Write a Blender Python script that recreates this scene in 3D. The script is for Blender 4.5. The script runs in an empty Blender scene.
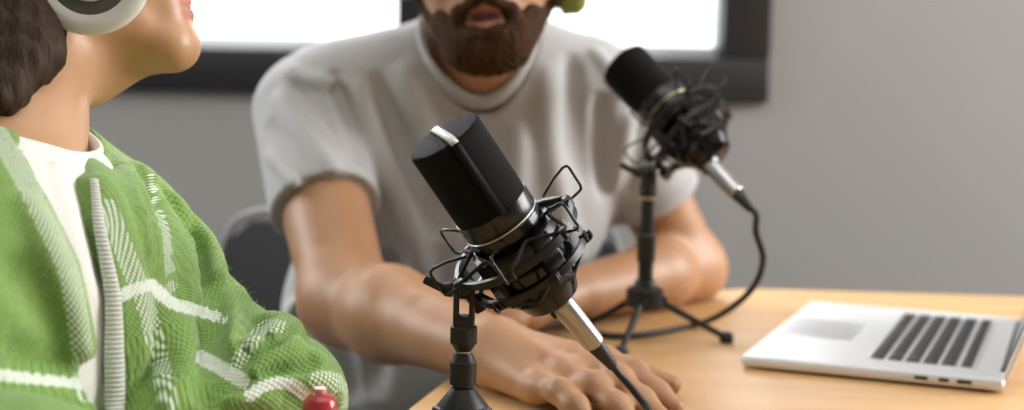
import bpy, math, random
import numpy as np
from mathutils import Vector, Matrix

random.seed(7)
sc = bpy.context.scene
R = math.radians
# ------------------------------------------------------------------ camera
FPX = 1422.0
PITCH = math.atan((205 - 66) / FPX)
ROLL = R(1.2)
CAM = np.array([0.0, 0.0, 1.034])
TZ = 0.75                                     # table top height
cp, sp = math.cos(PITCH), math.sin(PITCH)
FWD = np.array([0, cp, -sp]); UP0 = np.array([0, sp, cp]); RT0 = np.array([1.0, 0, 0])
cr, sr = math.cos(ROLL), math.sin(ROLL)
RT = RT0 * cr + UP0 * sr                      # the camera's own right and up (rolled)
UP = UP0 * cr - RT0 * sr
cam_data = bpy.data.cameras.new('camera')
cam_data.sensor_width = 36.0
cam_data.lens = 36.0 * FPX / 1024
cam_data.clip_start = 0.02
cam_data.dof.use_dof = True
cam_data.dof.focus_distance = 1.035
cam_data.dof.aperture_fstop = 50.0 / 14.0 * 1.0
cam = bpy.data.objects.new('camera', cam_data)
sc.collection.objects.link(cam)
mw = Matrix(((RT[0], UP[0], -FWD[0], CAM[0]), (RT[1], UP[1], -FWD[1], CAM[1]), (RT[2], UP[2], -FWD[2], CAM[2]), (0, 0, 0, 1)))
cam.matrix_world = mw
sc.camera = cam
sc.view_settings.view_transform = 'Standard'
sc.view_settings.look = 'None'
sc.view_settings.gamma = 1.0
sc.view_settings.use_curve_mapping = False
sc.view_settings.exposure = 0.0
# ------------------------------------------------------------------ sky
w = bpy.data.worlds.new('sky'); sc.world = w; w.use_nodes = True
bg = w.node_tree.nodes['Background']
bg.inputs[0].default_value = (0.93, 0.97, 1.0, 1); bg.inputs[1].default_value = 2.6


def area(name, loc, target, sx, sy, power, col=(1, 1, 1)):
    d = bpy.data.lights.new(name, 'AREA'); d.shape = 'RECTANGLE'; d.size = sx; d.size_y = sy
    d.energy = power; d.color = col
    o = bpy.data.objects.new(name, d); sc.collection.objects.link(o)
    o.location = loc
    v = Vector(target) - Vector(loc)
    o.rotation_euler = v.to_track_quat('-Z', 'Y').to_euler()
    return o


area('daylight_right_window', (2.45, 1.60, 1.75), (0.0, 1.3, 0.9), 1.6, 1.3, 88, (1.0, 0.99, 0.97))
area('left_fill', (-2.35, 1.9, 1.9), (0.0, 1.3, 0.9), 1.3, 1.1, 36, (0.96, 0.98, 1.0))  # added soft fill from the left, source out of view
area('overhead_fill', (0.2, 0.7, 2.55), (0.1, 1.2, 0.8), 1.6, 1.0, 12, (1.0, 0.97, 0.93))  # added fill from above


area('daylight_back_window', (-.35, 2.58, 1.62), (-.1, .6, .75), 1.5, .8, 26, (.97, .99, 1.0))


# ------------------------------------------------------------------ pixel to world helpers
def ray(px, py):
    return FWD + RT * ((px - 512) / FPX) - UP * ((py - 205) / FPX)


def P(px, py, d):
    return CAM + ray(px, py) * d


def T(px, py, z=TZ):
    r = ray(px, py)
    return CAM + r * ((z - CAM[2]) / r[2])


def PY(px, py, Y):
    r = ray(px, py)
    return CAM + r * (Y / r[1])


# ------------------------------------------------------------------ materials
MATS = {}


def nmat(name, col=(.5, .5, .5), rough=.5, metal=0, spec=.5, build=None, **kw):
    m = bpy.data.materials.new(name); m.use_nodes = True
    nt = m.node_tree; b = nt.nodes['Principled BSDF']
    b.inputs['Base Color'].default_value = (*col, 1)
    b.inputs['Roughness'].default_value = rough
    b.inputs['Metallic'].default_value = metal
    b.inputs['Specular IOR Level'].default_value = spec
    for k, v in kw.items():
        b.inputs[k.replace('_', ' ')].default_value = v
    if build: build(nt, b)
    MATS[name] = m
    return m


def N(nt, typ, **kw):
    n = nt.nodes.new(typ)
    for k, v in kw.items():
        if k.startswith('i_'):
            n.inputs[k[2:].replace('_', ' ')].default_value = v
        else: setattr(n, k, v)
    return n


def math_n(nt, op, a, b=None, c=None):
    n = nt.nodes.new('ShaderNodeMath'); n.operation = op
    for i, v in enumerate((a, b, c)):
        if v is None: continue
        if isinstance(v, (int, float)): n.inputs[i].default_value = v
        else: nt.links.new(v, n.inputs[i])
    return n.outputs[0]


def mixc(nt, fac, a, b):
    n = nt.nodes.new('ShaderNodeMix'); n.data_type = 'RGBA'
    if isinstance(fac, (int, float)): n.inputs[0].default_value = fac
    else: nt.links.new(fac, n.inputs[0])
    for i, v in ((6, a), (7, b)):
        if isinstance(v, tuple): n.inputs[i].default_value = (*v, 1)
        else: nt.links.new(v, n.inputs[i])
    return n.outputs[2]


def noisy(scale=20, amt=.1, bump=0.0, bscale=None, detail=4, bdist=.001):
    """noise variation of the base colour plus a fine bump"""
    def f(nt, b):
        L = nt.links
        tc = N(nt, 'ShaderNodeTexCoord')
        c = tuple(b.inputs['Base Color'].default_value)[:3]
        n = N(nt, 'ShaderNodeTexNoise', i_Scale=scale, i_Detail=detail)
        L.new(tc.outputs['Object'], n.inputs['Vector'])
        lo = tuple(max(0, x * (1 - amt)) for x in c); hi = tuple(min(1, x * (1 + amt)) for x in c)
        L.new(mixc(nt, n.outputs['Fac'], lo, hi), b.inputs['Base Color'])
        if bump:
            n2 = N(nt, 'ShaderNodeTexNoise', i_Scale=bscale or scale * 4, i_Detail=3.0)
            L.new(tc.outputs['Object'], n2.inputs['Vector'])
            bp = N(nt, 'ShaderNodeBump', i_Strength=bump, i_Distance=bdist)
            L.new(n2.outputs['Fac'], bp.inputs['Height'])
            L.new(bp.outputs['Normal'], b.inputs['Normal'])
    return f


def wood_build(nt, b):
    L = nt.links
    tc = N(nt, 'ShaderNodeTexCoord')
    mp = N(nt, 'ShaderNodeMapping'); mp.inputs['Scale'].default_value = (1.2, 9, 9)
    mp.inputs['Rotation'].default_value = (0, 0, R(8))
    L.new(tc.outputs['Object'], mp.inputs['Vector'])
    n = N(nt, 'ShaderNodeTexNoise', i_Scale=3.0, i_Detail=8.0, i_Distortion=.8)
    L.new(mp.outputs[0], n.inputs['Vector'])
    mp2 = N(nt, 'ShaderNodeMapping'); mp2.inputs['Scale'].default_value = (3, 60, 60)
    mp2.inputs['Rotation'].default_value = (0, 0, R(8))
    L.new(tc.outputs['Object'], mp2.inputs['Vector'])
    n2 = N(nt, 'ShaderNodeTexNoise', i_Scale=4.0, i_Detail=4.0)
    L.new(mp2.outputs[0], n2.inputs['Vector'])
    # glued staves
    mp3 = N(nt, 'ShaderNodeMapping'); mp3.inputs['Rotation'].default_value = (0, 0, R(8))
    L.new(tc.outputs['Object'], mp3.inputs['Vector'])
    br = N(nt, 'ShaderNodeTexBrick', i_Scale=1.0)
    br.inputs['Color1'].default_value = (.62, .36, .15, 1); br.inputs['Color2'].default_value = (.72, .44, .20, 1)
    br.inputs['Mortar'].default_value = (.52, .28, .12, 1)
    br.inputs['Mortar Size'].default_value = .0008; br.inputs['Brick Width'].default_value = .42; br.inputs['Row Height'].default_value = .045
    L.new(mp3.outputs[0], br.inputs['Vector'])
    rp = N(nt, 'ShaderNodeValToRGB')
    rp.color_ramp.elements[0].position = .3; rp.color_ramp.elements[1].position = .72
    L.new(n.outputs['Fac'], rp.inputs[0])
    c1 = mixc(nt, rp.outputs[0], (.56, .31, .12), (.80, .52, .25))
    c2 = mixc(nt, .5, c1, br.outputs['Color'])
    f2 = math_n(nt, 'MULTIPLY', n2.outputs['Fac'], .35)
    L.new(mixc(nt, f2, c2, (.47, .24, .09)), b.inputs['Base Color'])
    bp = N(nt, 'ShaderNodeBump', i_Strength=.08, i_Distance=.001)
    L.new(n2.outputs['Fac'], bp.inputs['Height']); L.new(bp.outputs['Normal'], b.inputs['Normal'])


def grille_build(nt, b):
    """woven wire mesh: UV (metres) drives bright wire crossings over dark holes"""
    L = nt.links
    uv = N(nt, 'ShaderNodeUVMap'); uv.uv_map = 'UVMap'
    sep = N(nt, 'ShaderNodeSeparateXYZ'); L.new(uv.outputs[0], sep.inputs[0])
    k = math.pi * 2 / .0016
    a = math_n(nt, 'SINE', math_n(nt, 'MULTIPLY', math_n(nt, 'ADD', sep.outputs[0], sep.outputs[1]), k * .7))
    c = math_n(nt, 'SINE', math_n(nt, 'MULTIPLY', math_n(nt, 'SUBTRACT', sep.outputs[0], sep.outputs[1]), k * .7))
    h = math_n(nt, 'MULTIPLY', a, c)
    h = math_n(nt, 'MULTIPLY_ADD', h, .5, .5)
    L.new(mixc(nt, h, (.001, .001, .001), (.008, .008, .008)), b.inputs['Base Color'])
    bp = N(nt, 'ShaderNodeBump', i_Strength=.8, i_Distance=.0006)
    L.new(h, bp.inputs['Height']); L.new(bp.outputs['Normal'], b.inputs['Normal'])


def knit_build(nt, b):
    """green knit: UV in metres; staggered stitches, white window-pane bands and dotted lines"""
    L = nt.links
    uv = N(nt, 'ShaderNodeUVMap'); uv.uv_map = 'UVMap'
    sep = N(nt, 'ShaderNodeSeparateXYZ'); L.new(uv.outputs[0], sep.inputs[0])
    u, v = sep.outputs[0], sep.outputs[1]
    sa = math_n(nt, 'COSINE', math_n(nt, 'MULTIPLY', u, math.pi / .0022))
    sb = math_n(nt, 'COSINE', math_n(nt, 'MULTIPLY', v, math.pi / .0022))
    h = math_n(nt, 'MULTIPLY', sa, sb)                     # staggered lattice -1..1
    hh = math_n(nt, 'MULTIPLY_ADD', h, .5, .5)
    holes = math_n(nt, 'SMOOTH_MIN', hh, .62, .3)
    at = N(nt, 'ShaderNodeAttribute'); at.attribute_name = 'white'
    at2 = N(nt, 'ShaderNodeAttribute'); at2.attribute_name = 'dotted'
    # solid white bands where 'white' > .5 ; dotted where 'dotted' > .5 and stitch is high
    solid = math_n(nt, 'GREATER_THAN', math_n(nt, 'MULTIPLY_ADD', h, .10, at.outputs['Fac']), .5)
    dots = math_n(nt, 'MULTIPLY', math_n(nt, 'GREATER_THAN', at2.outputs['Fac'], .5), math_n(nt, 'GREATER_THAN', h, .12))
    m = math_n(nt, 'MAXIMUM', solid, dots)
    no = N(nt, 'ShaderNodeTexNoise', i_Scale=260.0, i_Detail=3.0)
    tc = N(nt, 'ShaderNodeTexCoord'); L.new(tc.outputs['Object'], no.inputs['Vector'])
    g = mixc(nt, no.outputs['Fac'], (.150, .280, .050), (.27, .44, .115))
    # shade in the gaps between stitches painted into the colour as deeper green
    g = mixc(nt, math_n(nt, 'MULTIPLY_ADD', hh, -.7, .5), g, (.080, .165, .03))
    L.new(mixc(nt, m, g, (.70, .76, .66)), b.inputs['Base Color'])
    hf = math_n(nt, 'ADD', holes, math_n(nt, 'MULTIPLY', no.outputs['Fac'], .35))
    bp = N(nt, 'ShaderNodeBump', i_Strength=.75, i_Distance=.0013)
    L.new(hf, bp.inputs['Height']); L.new(bp.outputs['Normal'], b.inputs['Normal'])


def rib_build(nt, b):
    L = nt.links
    uv = N(nt, 'ShaderNodeUVMap'); uv.uv_map = 'UVMap'
    sep = N(nt, 'ShaderNodeSeparateXYZ'); L.new(uv.outputs[0], sep.inputs[0])
    h = math_n(nt, 'SINE', math_n(nt, 'MULTIPLY', sep.outputs[1], math.pi * 2 / .0030))
    h = math_n(nt, 'MULTIPLY_ADD', h, .5, .5)
    L.new(mixc(nt, h, (.55, .57, .51), (.72, .74, .68)), b.inputs['Base Color'])
    bp = N(nt, 'ShaderNodeBump', i_Strength=.8, i_Distance=.0012)
    L.new(h, bp.inputs['Height']); L.new(bp.outputs['Normal'], b.inputs['Normal'])


def skin_build(base, lip, hair=(.12, .07, .04)):
    def f(nt, b):
        L = nt.links
        tc = N(nt, 'ShaderNodeTexCoord')
        n = N(nt, 'ShaderNodeTexNoise', i_Scale=28.0, i_Detail=5.0); L.new(tc.outputs['Object'], n.inputs['Vector'])
        lo = tuple(x * y for x, y in zip(base, (.88, .82, .78))); hi = tuple(min(1, x * y) for x, y in zip(base, (1.08, 1.1, 1.1)))
        c = mixc(nt, n.outputs['Fac'], lo, hi)
        at = N(nt, 'ShaderNodeAttribute'); at.attribute_name = 'red'
        c = mixc(nt, at.outputs['Fac'], c, lip)
        L.new(c, b.inputs['Base Color'])
        n2 = N(nt, 'ShaderNodeTexNoise', i_Scale=420.0, i_Detail=3.0); L.new(tc.outputs['Object'], n2.inputs['Vector'])
        bp = N(nt, 'ShaderNodeBump', i_Strength=.18, i_Distance=.0006)
        L.new(n2.outputs['Fac'], bp.inputs['Height']); L.new(bp.outputs['Normal'], b.inputs['Normal'])
    return f


def hair_build(lo, hi, sc_=(70, 70, 8)):
    def f(nt, b):
        L = nt.links
        tc = N(nt, 'ShaderNodeTexCoord')
        mp = N(nt, 'ShaderNodeMapping'); mp.inputs['Scale'].default_value = sc_
        L.new(tc.outputs['Object'], mp.inputs['Vector'])
        n = N(nt, 'ShaderNodeTexNoise', i_Scale=4.0, i_Detail=6.0); L.new(mp.outputs[0], n.inputs['Vector'])
        L.new(mixc(nt, n.outputs['Fac'], lo, hi), b.inputs['Base Color'])
        bp = N(nt, 'ShaderNodeBump', i_Strength=.8, i_Distance=.002)
        L.new(n.outputs['Fac'], bp.inputs['Height']); L.new(bp.outputs['Normal'], b.inputs['Normal'])
    return f


nmat('wall', (.280, .269, .260), .85, build=noisy(1.2, .04, .06, 160))
nmat('floor', (.20, .18, .16), .5, build=noisy(3, .15, .05, 60))
nmat('ceiling', (.75, .75, .73), .9, build=noisy(2, .03))
nmat('frame', (.010, .010, .011), .45, build=noisy(8, .15))
nmat('whitesash', (.80, .82, .84), .5, build=noisy(8, .05))
nmat('sash', (.42, .44, .46), .4, build=noisy(8, .05))
nmat('sillstone', (.80, .82, .83), .5, build=noisy(8, .05))
nmat('glass', (1, 1, 1), 0.0, Transmission_Weight=1.0, IOR=1.02, build=lambda nt, b: None)
nmat('wood', (.6, .4, .2), .42, build=wood_build)
nmat('tableleg', (.03, .03, .03), .4, build=noisy(9, .1))
nmat('grille', (.02, .02, .02), .7, 0, .12, build=grille_build)
nmat('blackmetal', (.007, .007, .007), .24, .1, build=noisy(40, .2, .04, 300))
nmat('matteblack', (.005, .005, .005), .65, 0, .15, build=noisy(60, .1))
nmat('gloss', (.035, .035, .036), .16, .95, build=noisy(30, .15))
nmat('blackplastic', (.004, .004, .004), .36, 0, .35, build=noisy(50, .2, .1, 400, bdist=.0004))
nmat('standplastic', (.009, .009, .008), .45, 0, .4, build=noisy(50, .15, .15, 500, bdist=.0004))
nmat('silver', (.62, .62, .62), .28, 1.0, build=noisy(60, .05))
nmat('satin', (.62, .62, .61), .5, .3, build=noisy(60, .05))
nmat('brushed', (.40, .40, .40), .30, 1.0, build=noisy(60, .08))
nmat('gold', (.62, .52, .34), .3, 1.0, build=noisy(60, .05))
nmat('rubber', (.009, .008, .008), .5, build=noisy(60, .2, .1, 300, bdist=.0004))
nmat('elastic', (.006, .006, .006), .8, build=noisy(200, .3, .3, 900, bdist=.0004))
nmat('alu', (.72, .73, .74), .42, .3, build=noisy(30, .02, .02, 900))
nmat('aludark', (.30, .29, .28), .4, .8, build=noisy(30, .05))
nmat('trackpad', (.62, .63, .64), .35, .3, build=noisy(30, .02))
nmat('key', (.018, .018, .020), .5, build=noisy(60, .1))
nmat('screen', (.006, .006, .008), .12, build=noisy(10, .1))
nmat('shirt', (.415, .41, .408), .9, build=noisy(6, .03, .25, 700, bdist=.0005), Sheen_Weight=.15)
nmat('tee', (.74, .73, .69), .9, build=noisy(6, .03, .3, 600, bdist=.0006))
nmat('manskin', (.52, .315, .20), .46, build=skin_build((.41, .215, .110), (.34, .11, .085)), Subsurface_Weight=.06, Subsurface_Radius=(.012, .005, .003))
nmat('womanskin', (.60, .37, .25), .42, build=skin_build((.47, .265, .14), (.42, .15, .12)), Subsurface_Weight=.06, Subsurface_Radius=(.012, .005, .003))
nmat('nail', (.72, .47, .38), .25, build=noisy(60, .04))
nmat('beard', (.06, .035, .02), .85, 0, .12, build=hair_build((.012, .006, .003), (.085, .042, .020), (60, 60, 25)), )
nmat('brownhair', (.05, .03, .02), .6, 0, .2, build=hair_build((.010, .006, .004), (.060, .032, .016), (70, 70, 6)))
nmat('eye', (.85, .83, .80), .15, build=noisy(30, .02))
nmat('iris', (.10, .06, .03), .15, build=noisy(200, .3))
nmat('trousers', (.06, .065, .075), .85, build=noisy(20, .1, .3, 500))
nmat('jeans', (.07, .10, .17), .85, build=noisy(20, .1, .3, 500))
nmat('shoe', (.5, .5, .48), .6, build=noisy(20, .05))
nmat('knit', (.25, .45, .1), .92, build=knit_build, Sheen_Weight=.25, Sheen_Roughness=.5)
nmat('rib', (.6, .65, .55), .92, build=rib_build, Sheen_Weight=.2)
nmat('phonewhite', (.70, .70, .66), .38, build=noisy(20, .03))
nmat('phonegrey', (.085, .08, .075), .6, build=noisy(90, .2, .3, 500))
nmat('phonegreen', (.22, .27, .04), .45, build=noisy(20, .08))
nmat('chairfabric', (.022, .023, .026), .85, build=noisy(40, .15, .4, 500))
nmat('yarn', (.32, .50, .16), .95, 0, .1, build=noisy(90, .15))
nmat('mouthdark', (.05, .012, .010), .5, build=noisy(90, .1))
nmat('chairplastic', (.15, .15, .15), .45, build=noisy(20, .05))
nmat('redglass', (.50, .05, .06), .12, Transmission_Weight=.25, build=noisy(40, .25))
nmat('pinkcap', (.72, .30, .28), .3, build=noisy(30, .05))


# ------------------------------------------------------------------ object helpers
def link(name, me, m, parent=None, smooth=True):
    o = bpy.data.objects.new(name, me); sc.collection.objects.link(o)
    if m: me.materials.append(MATS[m])
    if parent is not None:
        o.parent = parent
        o.matrix_parent_inverse = Matrix.Translation(-Vector(parent.location))
    if smooth and len(me.polygons):
        me.polygons.foreach_set('use_smooth', [True] * len(me.polygons))
    return o


def mesh(name, verts, faces, m, parent=None, smooth=True, uv=None, sharp=None, attrs=None):
    me = bpy.data.meshes.new(name)
    me.from_pydata([tuple(map(float, v)) for v in verts], [], [tuple(int(i) for i in f) for f in faces])
    if uv is not None:
        lay = me.uv_layers.new(name='UVMap')
        li = np.zeros(len(me.loops), dtype=np.int32); me.loops.foreach_get('vertex_index', li)
        lay.data.foreach_set('uv', np.asarray(uv, dtype=np.float32)[li].ravel())
    if attrs:
        for k, a in attrs.items():
            at = me.attributes.new(k, 'FLOAT', 'POINT'); at.data.foreach_set('value', np.asarray(a, dtype=np.float32))
    me.update()
    o = link(name, me, m, parent, smooth)
    if sharp is not None and smooth:
        me.set_sharp_from_angle(angle=R(sharp))
    return o


def thing(name, label, cat, loc, group=None):
    o = bpy.data.objects.new(name, None); sc.collection.objects.link(o)
    o.location = tuple(float(x) for x in loc); o.empty_display_size = .05
    return tag(o, label, cat, group)


def tag(o, label, cat, group=None):
    o['label'] = label; o['category'] = cat
    if group: o['group'] = group
    return o


def struct(o):
    o['kind'] = 'structure'; return o


class MB:
    """collects shapes into one mesh (world coordinates)"""
    def __init__(s): s.v = []; s.f = []; s.uv = []
    def add(s, v, f, uv=None):
        b = len(s.v); s.v += [tuple(x) for x in v]; s.f += [tuple(i + b for i in q) for q in f]
        s.uv += [tuple(x) for x in uv] if uv is not None else [(0, 0)] * len(v)
        return s
    def build(s, name, m, parent=None, smooth=True, sharp=35):
        return mesh(name, s.v, s.f, m, parent, smooth, uv=s.uv, sharp=sharp)

    def box(s, c, size, ax=None, bev=0.0):
        """bevelled box centred at c; ax = 3 axes as rows"""
        c = np.array(c, float); ax = np.eye(3) if ax is None else np.array(ax, float)
        h = np.array(size, float) / 2; b = min(bev, h.min() * .95)
        if b <= 0:
            vs = [c + ax.T @ (h * np.array(q)) for q in [(-1, -1, -1), (1, -1, -1), (1, 1, -1), (-1, 1, -1), (-1, -1, 1), (1, -1, 1), (1, 1, 1), (-1, 1, 1)]]
            return s.add(vs, [(0, 3, 2, 1), (4, 5, 6, 7), (0, 1, 5, 4), (1, 2, 6, 5), (2, 3, 7, 6), (3, 0, 4, 7)])
        # rounded outline in xy, bevelled in z
        n = 4; out = []
        for (sx, sy, a0) in ((1, 1, 0), (-1, 1, 90), (-1, -1, 180), (1, -1, 270)):
            for i in range(n + 1):
                a = R(a0 + 90 * i / n); out.append((sx * (h[0] - b) + b * math.cos(a), sy * (h[1] - b) + b * math.sin(a)))
        out = np.array(out); m_ = len(out); rings = []
        def inset(k):
            o2 = out.copy(); L = np.sign(o2) * (h[:2] - b); d = o2 - L
            return L + d * (1 - k)
        prof = [(-h[2], 1.0 - .0), (-h[2] + b * .3, .3), (-h[2] + b, 0), (h[2] - b, 0), (h[2] - b * .3, .3), (h[2], 1.0)]
        for z, k in prof: rings.append([(x, y, z) for x, y in inset(k)])
        vs = [c + ax.T @ np.array(p) for r in rings for p in r]; fs = []
        for r in range(len(rings) - 1):
            for i in range(m_):
                j = (i + 1) % m_; fs.append((r * m_ + i, r * m_ + j, (r + 1) * m_ + j, (r + 1) * m_ + i))
        fs.append(tuple(reversed(range(m_)))); fs.append(tuple((len(rings) - 1) * m_ + i for i in range(m_)))
        return s.add(vs, fs)

    def lathe(s, prof, O, ex, ey, ez, n=48, cap=True):
        """prof: list of (a, r) along ez from O"""
        O = np.array(O, float); vs = []; uv = []; fs = []; L = 0; pa = None
        for (a, r) in prof:
            if pa is not None: L += math.hypot(a - pa[0], r - pa[1])
            pa = (a, r)
            for i in range(n):
                t = 2 * math.pi * i / n
                vs.append(O + ez * a + (ex * math.cos(t) + ey * math.sin(t)) * r)
                uv.append((t * max(r, .0001) if r > .01 else t * .02, L))
        for k in range(len(prof) - 1):
            for i in range(n):
                j = (i + 1) % n; fs.append((k * n + i, k * n + j, (k + 1) * n + j, (k + 1) * n + i))
        if cap:
            fs.append(tuple(reversed(range(n)))); fs.append(tuple((len(prof) - 1) * n + i for i in range(n)))
        return s.add(vs, fs, uv)

    def tube(s, pts, r, n=10, closed=False, spl=0, flat=1.0, ref=None):
        pts = [np.array(p, float) for p in pts]
        if spl: pts = spline(pts, spl, closed)
        m_ = len(pts); rr = r if hasattr(r, '__len__') else [r] * m_
        if len(rr) != m_: rr = list(np.interp(np.linspace(0, 1, m_), np.linspace(0, 1, len(rr)), rr))
        ts = []
        for i in range(m_):
            a = pts[(i - 1) % m_] if (closed or i > 0) else pts[0]
            b = pts[(i + 1) % m_] if (closed or i < m_ - 1) else pts[-1]
            t = b - a; ts.append(t / (np.linalg.norm(t) + 1e-12))
        up = np.array(ref, float) if ref is not None else np.array([0, 0, 1.0])
        if ref is None and abs(ts[0] @ up) > .9: up = np.array([1.0, 0, 0])
        nrm = up - ts[0] * (up @ ts[0]); nrm /= np.linalg.norm(nrm)
        vs = []; fs = []; uv = []; L = 0
        for i in range(m_):
            base = np.array(ref, float) if ref is not None else nrm
            nrm = base - ts[i] * (base @ ts[i]); nrm /= np.linalg.norm(nrm); bn = np.cross(ts[i], nrm)
            if i: L += np.linalg.norm(pts[i] - pts[i - 1])
            for k in range(n):
                a = 2 * math.pi * k / n
                vs.append(pts[i] + (nrm * math.cos(a) + bn * math.sin(a) * flat) * rr[i]); uv.append((a * rr[i], L))
        for i in range(m_ if closed else m_ - 1):
            j = (i + 1) % m_
            for k in range(n):
                l = (k + 1) % n; fs.append((i * n + k, i * n + l, j * n + l, j * n + k))
        if not closed:
            fs.append(tuple(reversed(range(n)))); fs.append(tuple((m_ - 1) * n + k for k in range(n)))
        return s.add(vs, fs, uv)

    def prism(s, outline, z0, z1, bev=0.0):
        """outline: xy points counter clockwise; vertical prism with a small bevel"""
        o = np.array(outline, float); m_ = len(o); c = o.mean(0); rings = []
        nx = []
        for i in range(m_):
            e1 = o[i] - o[i - 1]; e2 = o[(i + 1) % m_] - o[i]
            a = np.array([e1[1], -e1[0]]) / (np.linalg.norm(e1) + 1e-9) + np.array([e2[1], -e2[0]]) / (np.linalg.norm(e2) + 1e-9)
            nx.append(a / (np.linalg.norm(a) + 1e-9))
        nx = np.array(nx)
        for z, k in ((z0, bev), (z0 + bev * .3, bev * .3), (z0 + bev, 0), (z1 - bev, 0), (z1 - bev * .3, bev * .3), (z1, bev)):
            rings.append([(x, y, z) for x, y in (o - nx * k)])
        vs = [p for r in rings for p in r]; fs = []
        for r in range(len(rings) - 1):
            for i in range(m_):
                j = (i + 1) % m_; fs.append((r * m_ + i, r * m_ + j, (r + 1) * m_ + j, (r + 1) * m_ + i))
        fs.append(tuple(reversed(range(m_)))); fs.append(tuple((len(rings) - 1) * m_ + i for i in range(m_)))
        return s.add(vs, fs)


def spline(pts, k, closed=False):
    m_ = len(pts); out = []
    for i in range(m_ if closed else m_ - 1):
        g = lambda j: pts[j % m_] if closed else pts[min(max(j, 0), m_ - 1)]
        p0, p1, p2, p3 = g(i - 1), g(i), g(i + 1), g(i + 2)
        for q in range(k):
            t = q / k
            out.append(.5 * ((2 * p1) + (-p0 + p2) * t + (2 * p0 - 5 * p1 + 4 * p2 - p3) * t * t + (-p0 + 3 * p1 - 3 * p2 + p3) * t ** 3))
    if not closed: out.append(pts[-1])
    return out


X_, Y_, Z_ = np.eye(3)
# ================================================================== the room
WY = 2.60                                     # face of the back wall


def wall_with_hole(name, plane, at, thick, a0, a1, z0, z1, h):
    """wall slab made of four blocks round one opening h = (a0, a1, z0, z1); plane 'y' (wall faces -y) or 'x'"""
    m = MB()
    for (p, q, r_, s_) in ((a0, h[0], z0, z1), (h[1], a1, z0, z1), (h[0], h[1], z0, h[2]), (h[0], h[1], h[3], z1)):
        if plane == 'y': m.box(((p + q) / 2, at + thick / 2, (r_ + s_) / 2), (q - p, abs(thick), s_ - r_))
        else: m.box((at + thick / 2, (p + q) / 2, (r_ + s_) / 2), (abs(thick), q - p, s_ - r_))
    return struct(m.build(name, 'wall', smooth=False))


wx1 = PY(768.5, 60, WY)[0]; wz0 = PY(500, 97.5, WY)[2]
gx1 = PY(722, 20, WY)[0]; gz0 = PY(500, 54, WY)[2]
wx0, wz1 = -1.25, 2.05
mx0, mx1 = PY(398, 5, WY)[0], PY(450, 5, WY)[0]
fw = wx1 - gx1
struct(MB().box((0, .8, -.05), (6, 5.6, .1)).build('floor', 'floor', smooth=False))
struct(MB().box((0, .8, 2.75), (6, 5.6, .1)).build('ceiling', 'ceiling', smooth=False))
wall_with_hole('wall_back', 'y', WY, .25, -2.75, 2.95, 0, 2.7, (wx0 + .01, wx1 - .01, wz0 + .01, wz1 - .01))
wall_with_hole('wall_right', 'x', 2.7, .25, -2.0, WY, 0, 2.7, (.7, 2.2, .95, 2.3))
wall_with_hole('wall_left', 'x', -2.5, -.25, -2.0, WY, 0, 2.7, (1.0, 2.3, 1.1, 2.3))
struct(MB().box((.1, -2.1, 1.35), (5.7, .2, 2.7)).build('wall_front', 'wall', smooth=False))
for nm, c, s_ in (('baseboard_back', (.1, WY - .008, .05), (5.2, .016, .1)), ('baseboard_right', (2.692, .3, .05), (.016, 4.5, .1)), ('baseboard_left', (-2.492, .3, .05), (.016, 4.5, .1))):
    struct(MB().box(c, s_, bev=.003).build(nm, 'frame', sharp=30))
# window in the back wall: deep black frame, grey sashes, glass
wy = WY + .03
wf = MB()
for (a, b, c_, d_) in ((wx0, wx1, wz0, gz0), (wx0, wx1, wz1 - fw, wz1), (wx0, wx0 + fw, gz0, wz1 - fw), (gx1, wx1, gz0, wz1 - fw), (mx0, mx1, gz0, wz1 - fw)):
    wf.box(((a + b) / 2, WY + .05, (c_ + d_) / 2), (b - a, .14, d_ - c_), bev=.004)
win = struct(wf.build('window_1', 'frame', sharp=30))
for (a, b) in ((wx0 + fw, mx0), (mx1, gx1)):
    s_ = MB(); t = .022
    for (p, q, r_, u_) in ((a, b, gz0, gz0 + t), (a, b, wz1 - fw - t, wz1 - fw), (a, a + t * .08, gz0, wz1 - fw), (b - t * .08, b, gz0, wz1 - fw)):
        s_.box(((p + q) / 2, WY + .075, (r_ + u_) / 2), (q - p, .03, u_ - r_), bev=.002)
    s_.build('window_sash', 'whitesash', win, sharp=30)
    MB().box(((a + b) / 2, WY + .095, (gz0 + wz1 - fw) / 2), (b - a, .006, wz1 - fw - gz0)).build('window_pane', 'glass', win, smooth=False)
MB().box(((wx0 + wx1) / 2, WY + .215, gz0 - .012), (wx1 - wx0 - .1, .20, .03), bev=.004).build('window_sill', 'sillstone', win, sharp=30)


def side_window(name, x, y0, y1, z0, z1):
    m = MB(); t = .07
    for (p, q, r_, s_) in ((y0, y1, z0, z0 + t), (y0, y1, z1 - t, z1), (y0, y0 + t, z0, z1), (y1 - t, y1, z0, z1), ((y0 + y1) / 2 - .03, (y0 + y1) / 2 + .03, z0, z1)):
        m.box((x, (p + q) / 2, (r_ + s_) / 2), (.1, q - p, s_ - r_), bev=.004)
    f = struct(m.build(name, 'frame', sharp=30))
    MB().box((x, (y0 + y1) / 2, (z0 + z1) / 2), (.006, y1 - y0 - .1, z1 - z0 - .1)).build('window_pane', 'glass', f, smooth=False)


side_window('window_2', 2.80, .7, 2.2, .95, 2.3)
side_window('window_3', -2.60, 1.0, 2.3, 1.1, 2.3)

# ================================================================== table
tbl = thing('wooden_table', 'light oak table top with the laptop and both microphones standing on it', 'table', (.5, 1.2, 0))
out = [(-.235, .35), (1.25, .35), (1.25, 1.795), (.36, 1.845)]
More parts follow.
